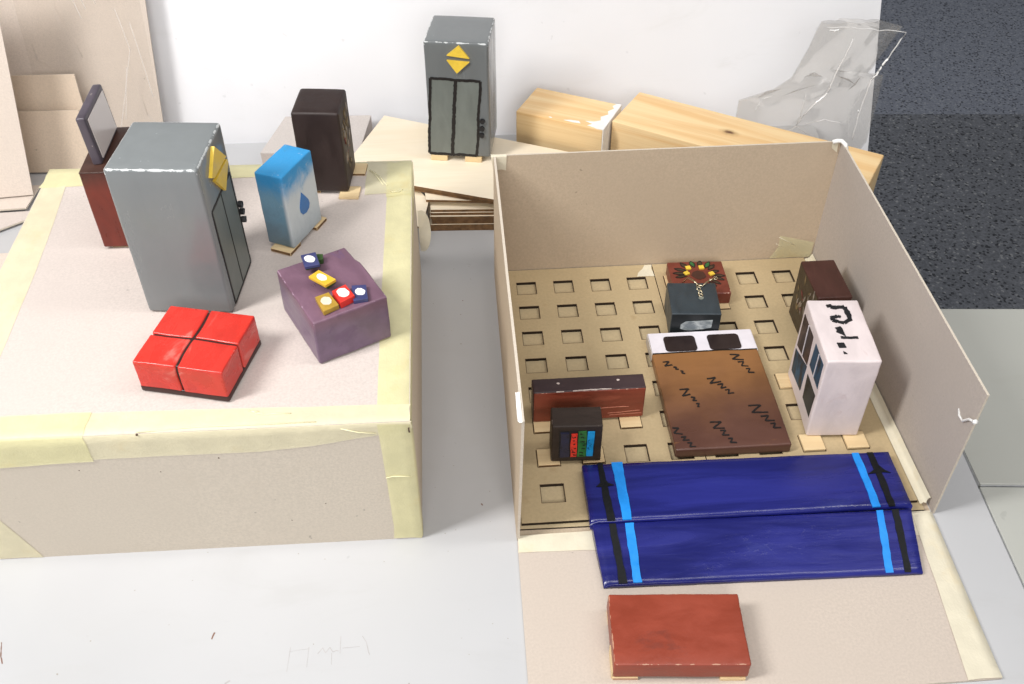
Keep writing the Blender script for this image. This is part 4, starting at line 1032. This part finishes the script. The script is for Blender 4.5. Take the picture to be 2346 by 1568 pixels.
for i, (x, y, a, L, w) in enumerate(leaves):
    p = leaf2(x/1000, y/1000, a, L, w); (Lg if i in (4, 6) else Ld).append(p); Lo.append(p+[p[0]])
decal('green_leaf', Lg, fm, m_gr, tl_, .0004); decal('dark_leaf', Ld, fm, m_dg, tl_, .00035)
strokes('leaf_outline', Lo, .0009, fm, m_line, tl_, .4, .0006)
for k, (x, y, a) in enumerate(((-.0100, .0175, .2), (-.0136, .0070, .5), (.0062, .0178, .1), (.0166, .0052, .4))):
    q = [(x+.0042*cos(a+radians(45+90*i)), y+.0042*sin(a+radians(45+90*i))) for i in range(4)]
    decal('yellow_square', [q], fm, m_yel, tl_, .0018)
decal('dark_centre', [blob(.001, .004, .0085, .0085, 16, .1)], fm, plain('brown_centre', (.060, .022, .014), .5), tl_, .0003)
# silvery clasp wire: loose thing lying over both blocks
m_wire = NT('brass_wire'); m_wire.b.inputs['Metallic'].default_value = 1; m_wire = m_wire.done((.62, .54, .38), .28)
cl = thing('wire_clasp', 'thin brassy wire clasp lying over the slate block and yellow squares', 'wire clasp', (.2315, .300, .0430))
def ring(cx, cy, z, r, rt=.0005, tilt=0.0, name='ring', sx=1.0):
    vs, fs = [], []
    tube(vs, fs, [(cx+r*cos(2*pi*i/14)*sx, cy+r*sin(2*pi*i/14), z+tilt*sin(2*pi*i/14)*r) for i in range(14)], rt, 6, True); mesh(name, vs, fs, m_wire, cl, True)
def wire(pts, r=.0005, name='wire'):
    vs, fs = [], []; tube(vs, fs, pts, r, 6); mesh(name, vs, fs, m_wire, cl, True)
wire([(-.0135, .0325, -.0148), (-.0080, .0265, .0012), (-.0020, .0180, .0020), (.0015, .0130, .0010)], .00055)
wire([(-.0118, .0330, -.0150), (-.0065, .0270, .0018), (-.0010, .0180, .0025), (.0015, .0125, .0012)], .00045)
wire([(.0015, .0125, .0012), (.0065, .0100, .0012), (.0110, .0145, .0018), (.0165, .0185, .0022)], .0010)
wire([(.0165, .0185, .0022), (.0215, .0215, .0020)], .0013, 'bead'); ring(.0245, .0230, .0015, .0022, .0007)
ring(.0015, .0105, .0012, .0022); ring(.0012, .0060, .0010, .0020, .0005, .5); ring(.0022, .0025, .0010, .0019, .0005, -.4, sx=.7); ring(.0014, -.0015, .0010, .0020, .0006, .5); ring(.0010, -.0058, .0009, .0024, .0007, 0)
vs, fs = [], []; decal_geo(vs, fs, blob(.0010, -.0105, .0030, .0024, 12, .25), lambda u, v, o: (u, v, .0006+o), .0003, -.0004); mesh('glue_dab', vs, fs, plain('glue', (.20, .21, .18), .25, .2), cl)

# tall brown wardrobe at the right
w2 = (.0384, .0667, .0765)
m_w2 = paint('chestnut_brown_paint', (.060, .020, .014), .44, .14, (1, .5, 1), w2, .0012, (.16, .08, .05), .25, .15)
tw2, _, fmk = block('toy_wardrobe', 'chestnut brown wardrobe block in the back right corner of the open box', 'toy wardrobe', .3632, .2661, .0068, -.0017, *w2, m_w2, r=.0016, amp=.0003, seed=161)
decal('carved_front', [[(-.0320, .001), (.0320, .001), (.0320, .0745), (-.0320, .0745)]], fmk('L'), paint('dark_carved_front', (.035, .022, .012), .4, .4, bump=.5), tw2, .0003)
wardrobe_marks(tw2, fmk('L'), w2[1]*1.15, w2[2]*1.05, -1, 1611)

# white block with diamond windows and black mark
wh = (.0530, .0928, .1067)
m_wh = paint('white_gloss_paint', (.72, .63, .63), .42, .07, (1, .5, .5), wh, .0015, (.66, .56, .45), .35, .45, blot=((.66, .55, .54), .62), brush=50, cover=.72)
twh, _, fmk = block('toy_house', 'white block with dark diamond windows and a black painted mark on top', 'toy house', .3358, .1460, .0093, -.0686, *wh, m_wh, r=.0024, amp=.0006, seed=171)
fm = fmk('L'); fmt = fmk('T')
K2 = lambda pts: [(a/1000, b/1000) for a, b in pts]
def win_mat(nm, c1, c2):
    t = NT(nm); n = t.noise(t.coord((1, 1, .6)), 55, 4, .6, .5); t.bump(n, .2, .0006); return t.done(t.mix(t.ramp(n, .42, .62), c1, c2), .45, .25)
wins = [([(39.6, 93), (2.3, 94.5), (-.3, 58), (38.7, 50)], win_mat('brown_pane', (.030, .018, .016), (.075, .045, .035))),
        ([(39.9, 44.5), (-1.0, 56.5), (-.2, 20.6), (36.3, 15.2)], win_mat('blue_pane', (.016, .022, .030), (.020, .085, .16))),
        ([(-8.4, 95.4), (-39.5, 95.4), (-41.9, 64.2), (-7.1, 64.6)], win_mat('teal_pane', (.012, .018, .024), (.018, .065, .12))),
        ([(-8.5, 53.1), (-41.2, 54.3), (-41.1, 22.1), (-12.1, 22.7)], win_mat('grey_pane', (.016, .018, .018), (.045, .048, .046)))]
for q, m in wins: decal('window', [K2(q)], fm, m, twh, .0005)
m_mull = plain('white_mullion', (.66, .62, .66), .45)
strokes('mullion', [K2([(20, 94), (18, 53)]), K2([(-24, 95.2), (-24.5, 64.5)])], .0016, fm, m_mull, twh, .2, .0010)
random.seed(5)
strokes('painted_mark', [K2([(-6.0, 38.0), (-5.0, 34.0), (1.0, 33.5), (9.6, 34.0), (10.6, 24.0), (10.2, 13.0)])], .0050, fmt, m_black, twh, .25, .0006)
strokes('painted_mark', [K2([(10.2, 14.5), (3, 10.0), (-3, 11.5), (-7.0, 14.0), (-8.0, 16.8), (-1.0, 19.8), (2, 18.6)])], .0042, fmt, m_black, twh, .3, .0007)
decal('painted_mark', [K2([(-7.8, 2.2), (-2, 4.4), (-.8, 1.0), (-.5, -5), (-.2, -11), (-2.8, -8.0), (-8.2, -4.0), (-6.6, -1)])], fmt, m_black, twh, .0006)
strokes('painted_mark', [K2([(-5.4, -12.2), (3, -12.8), (11.4, -12.5)])], .0034, fmt, m_black, twh, .15, .0006)
decal('painted_mark', [K2([(-11.6, -20.0), (-4.4, -20.0), (-3.6, -27.0), (-10.8, -27.4)]), K2([(-8.1, -32), (-6.0, -34), (-4.8, -36), (-8.2, -36)])], fmt, m_black, twh, .0006)
for cr in ((6, 6), (7, 6), (6, 4), (7, 4)): world_peg(twh, *hole(*cr), z=-.0058, h=.0056, edge=m_ply)
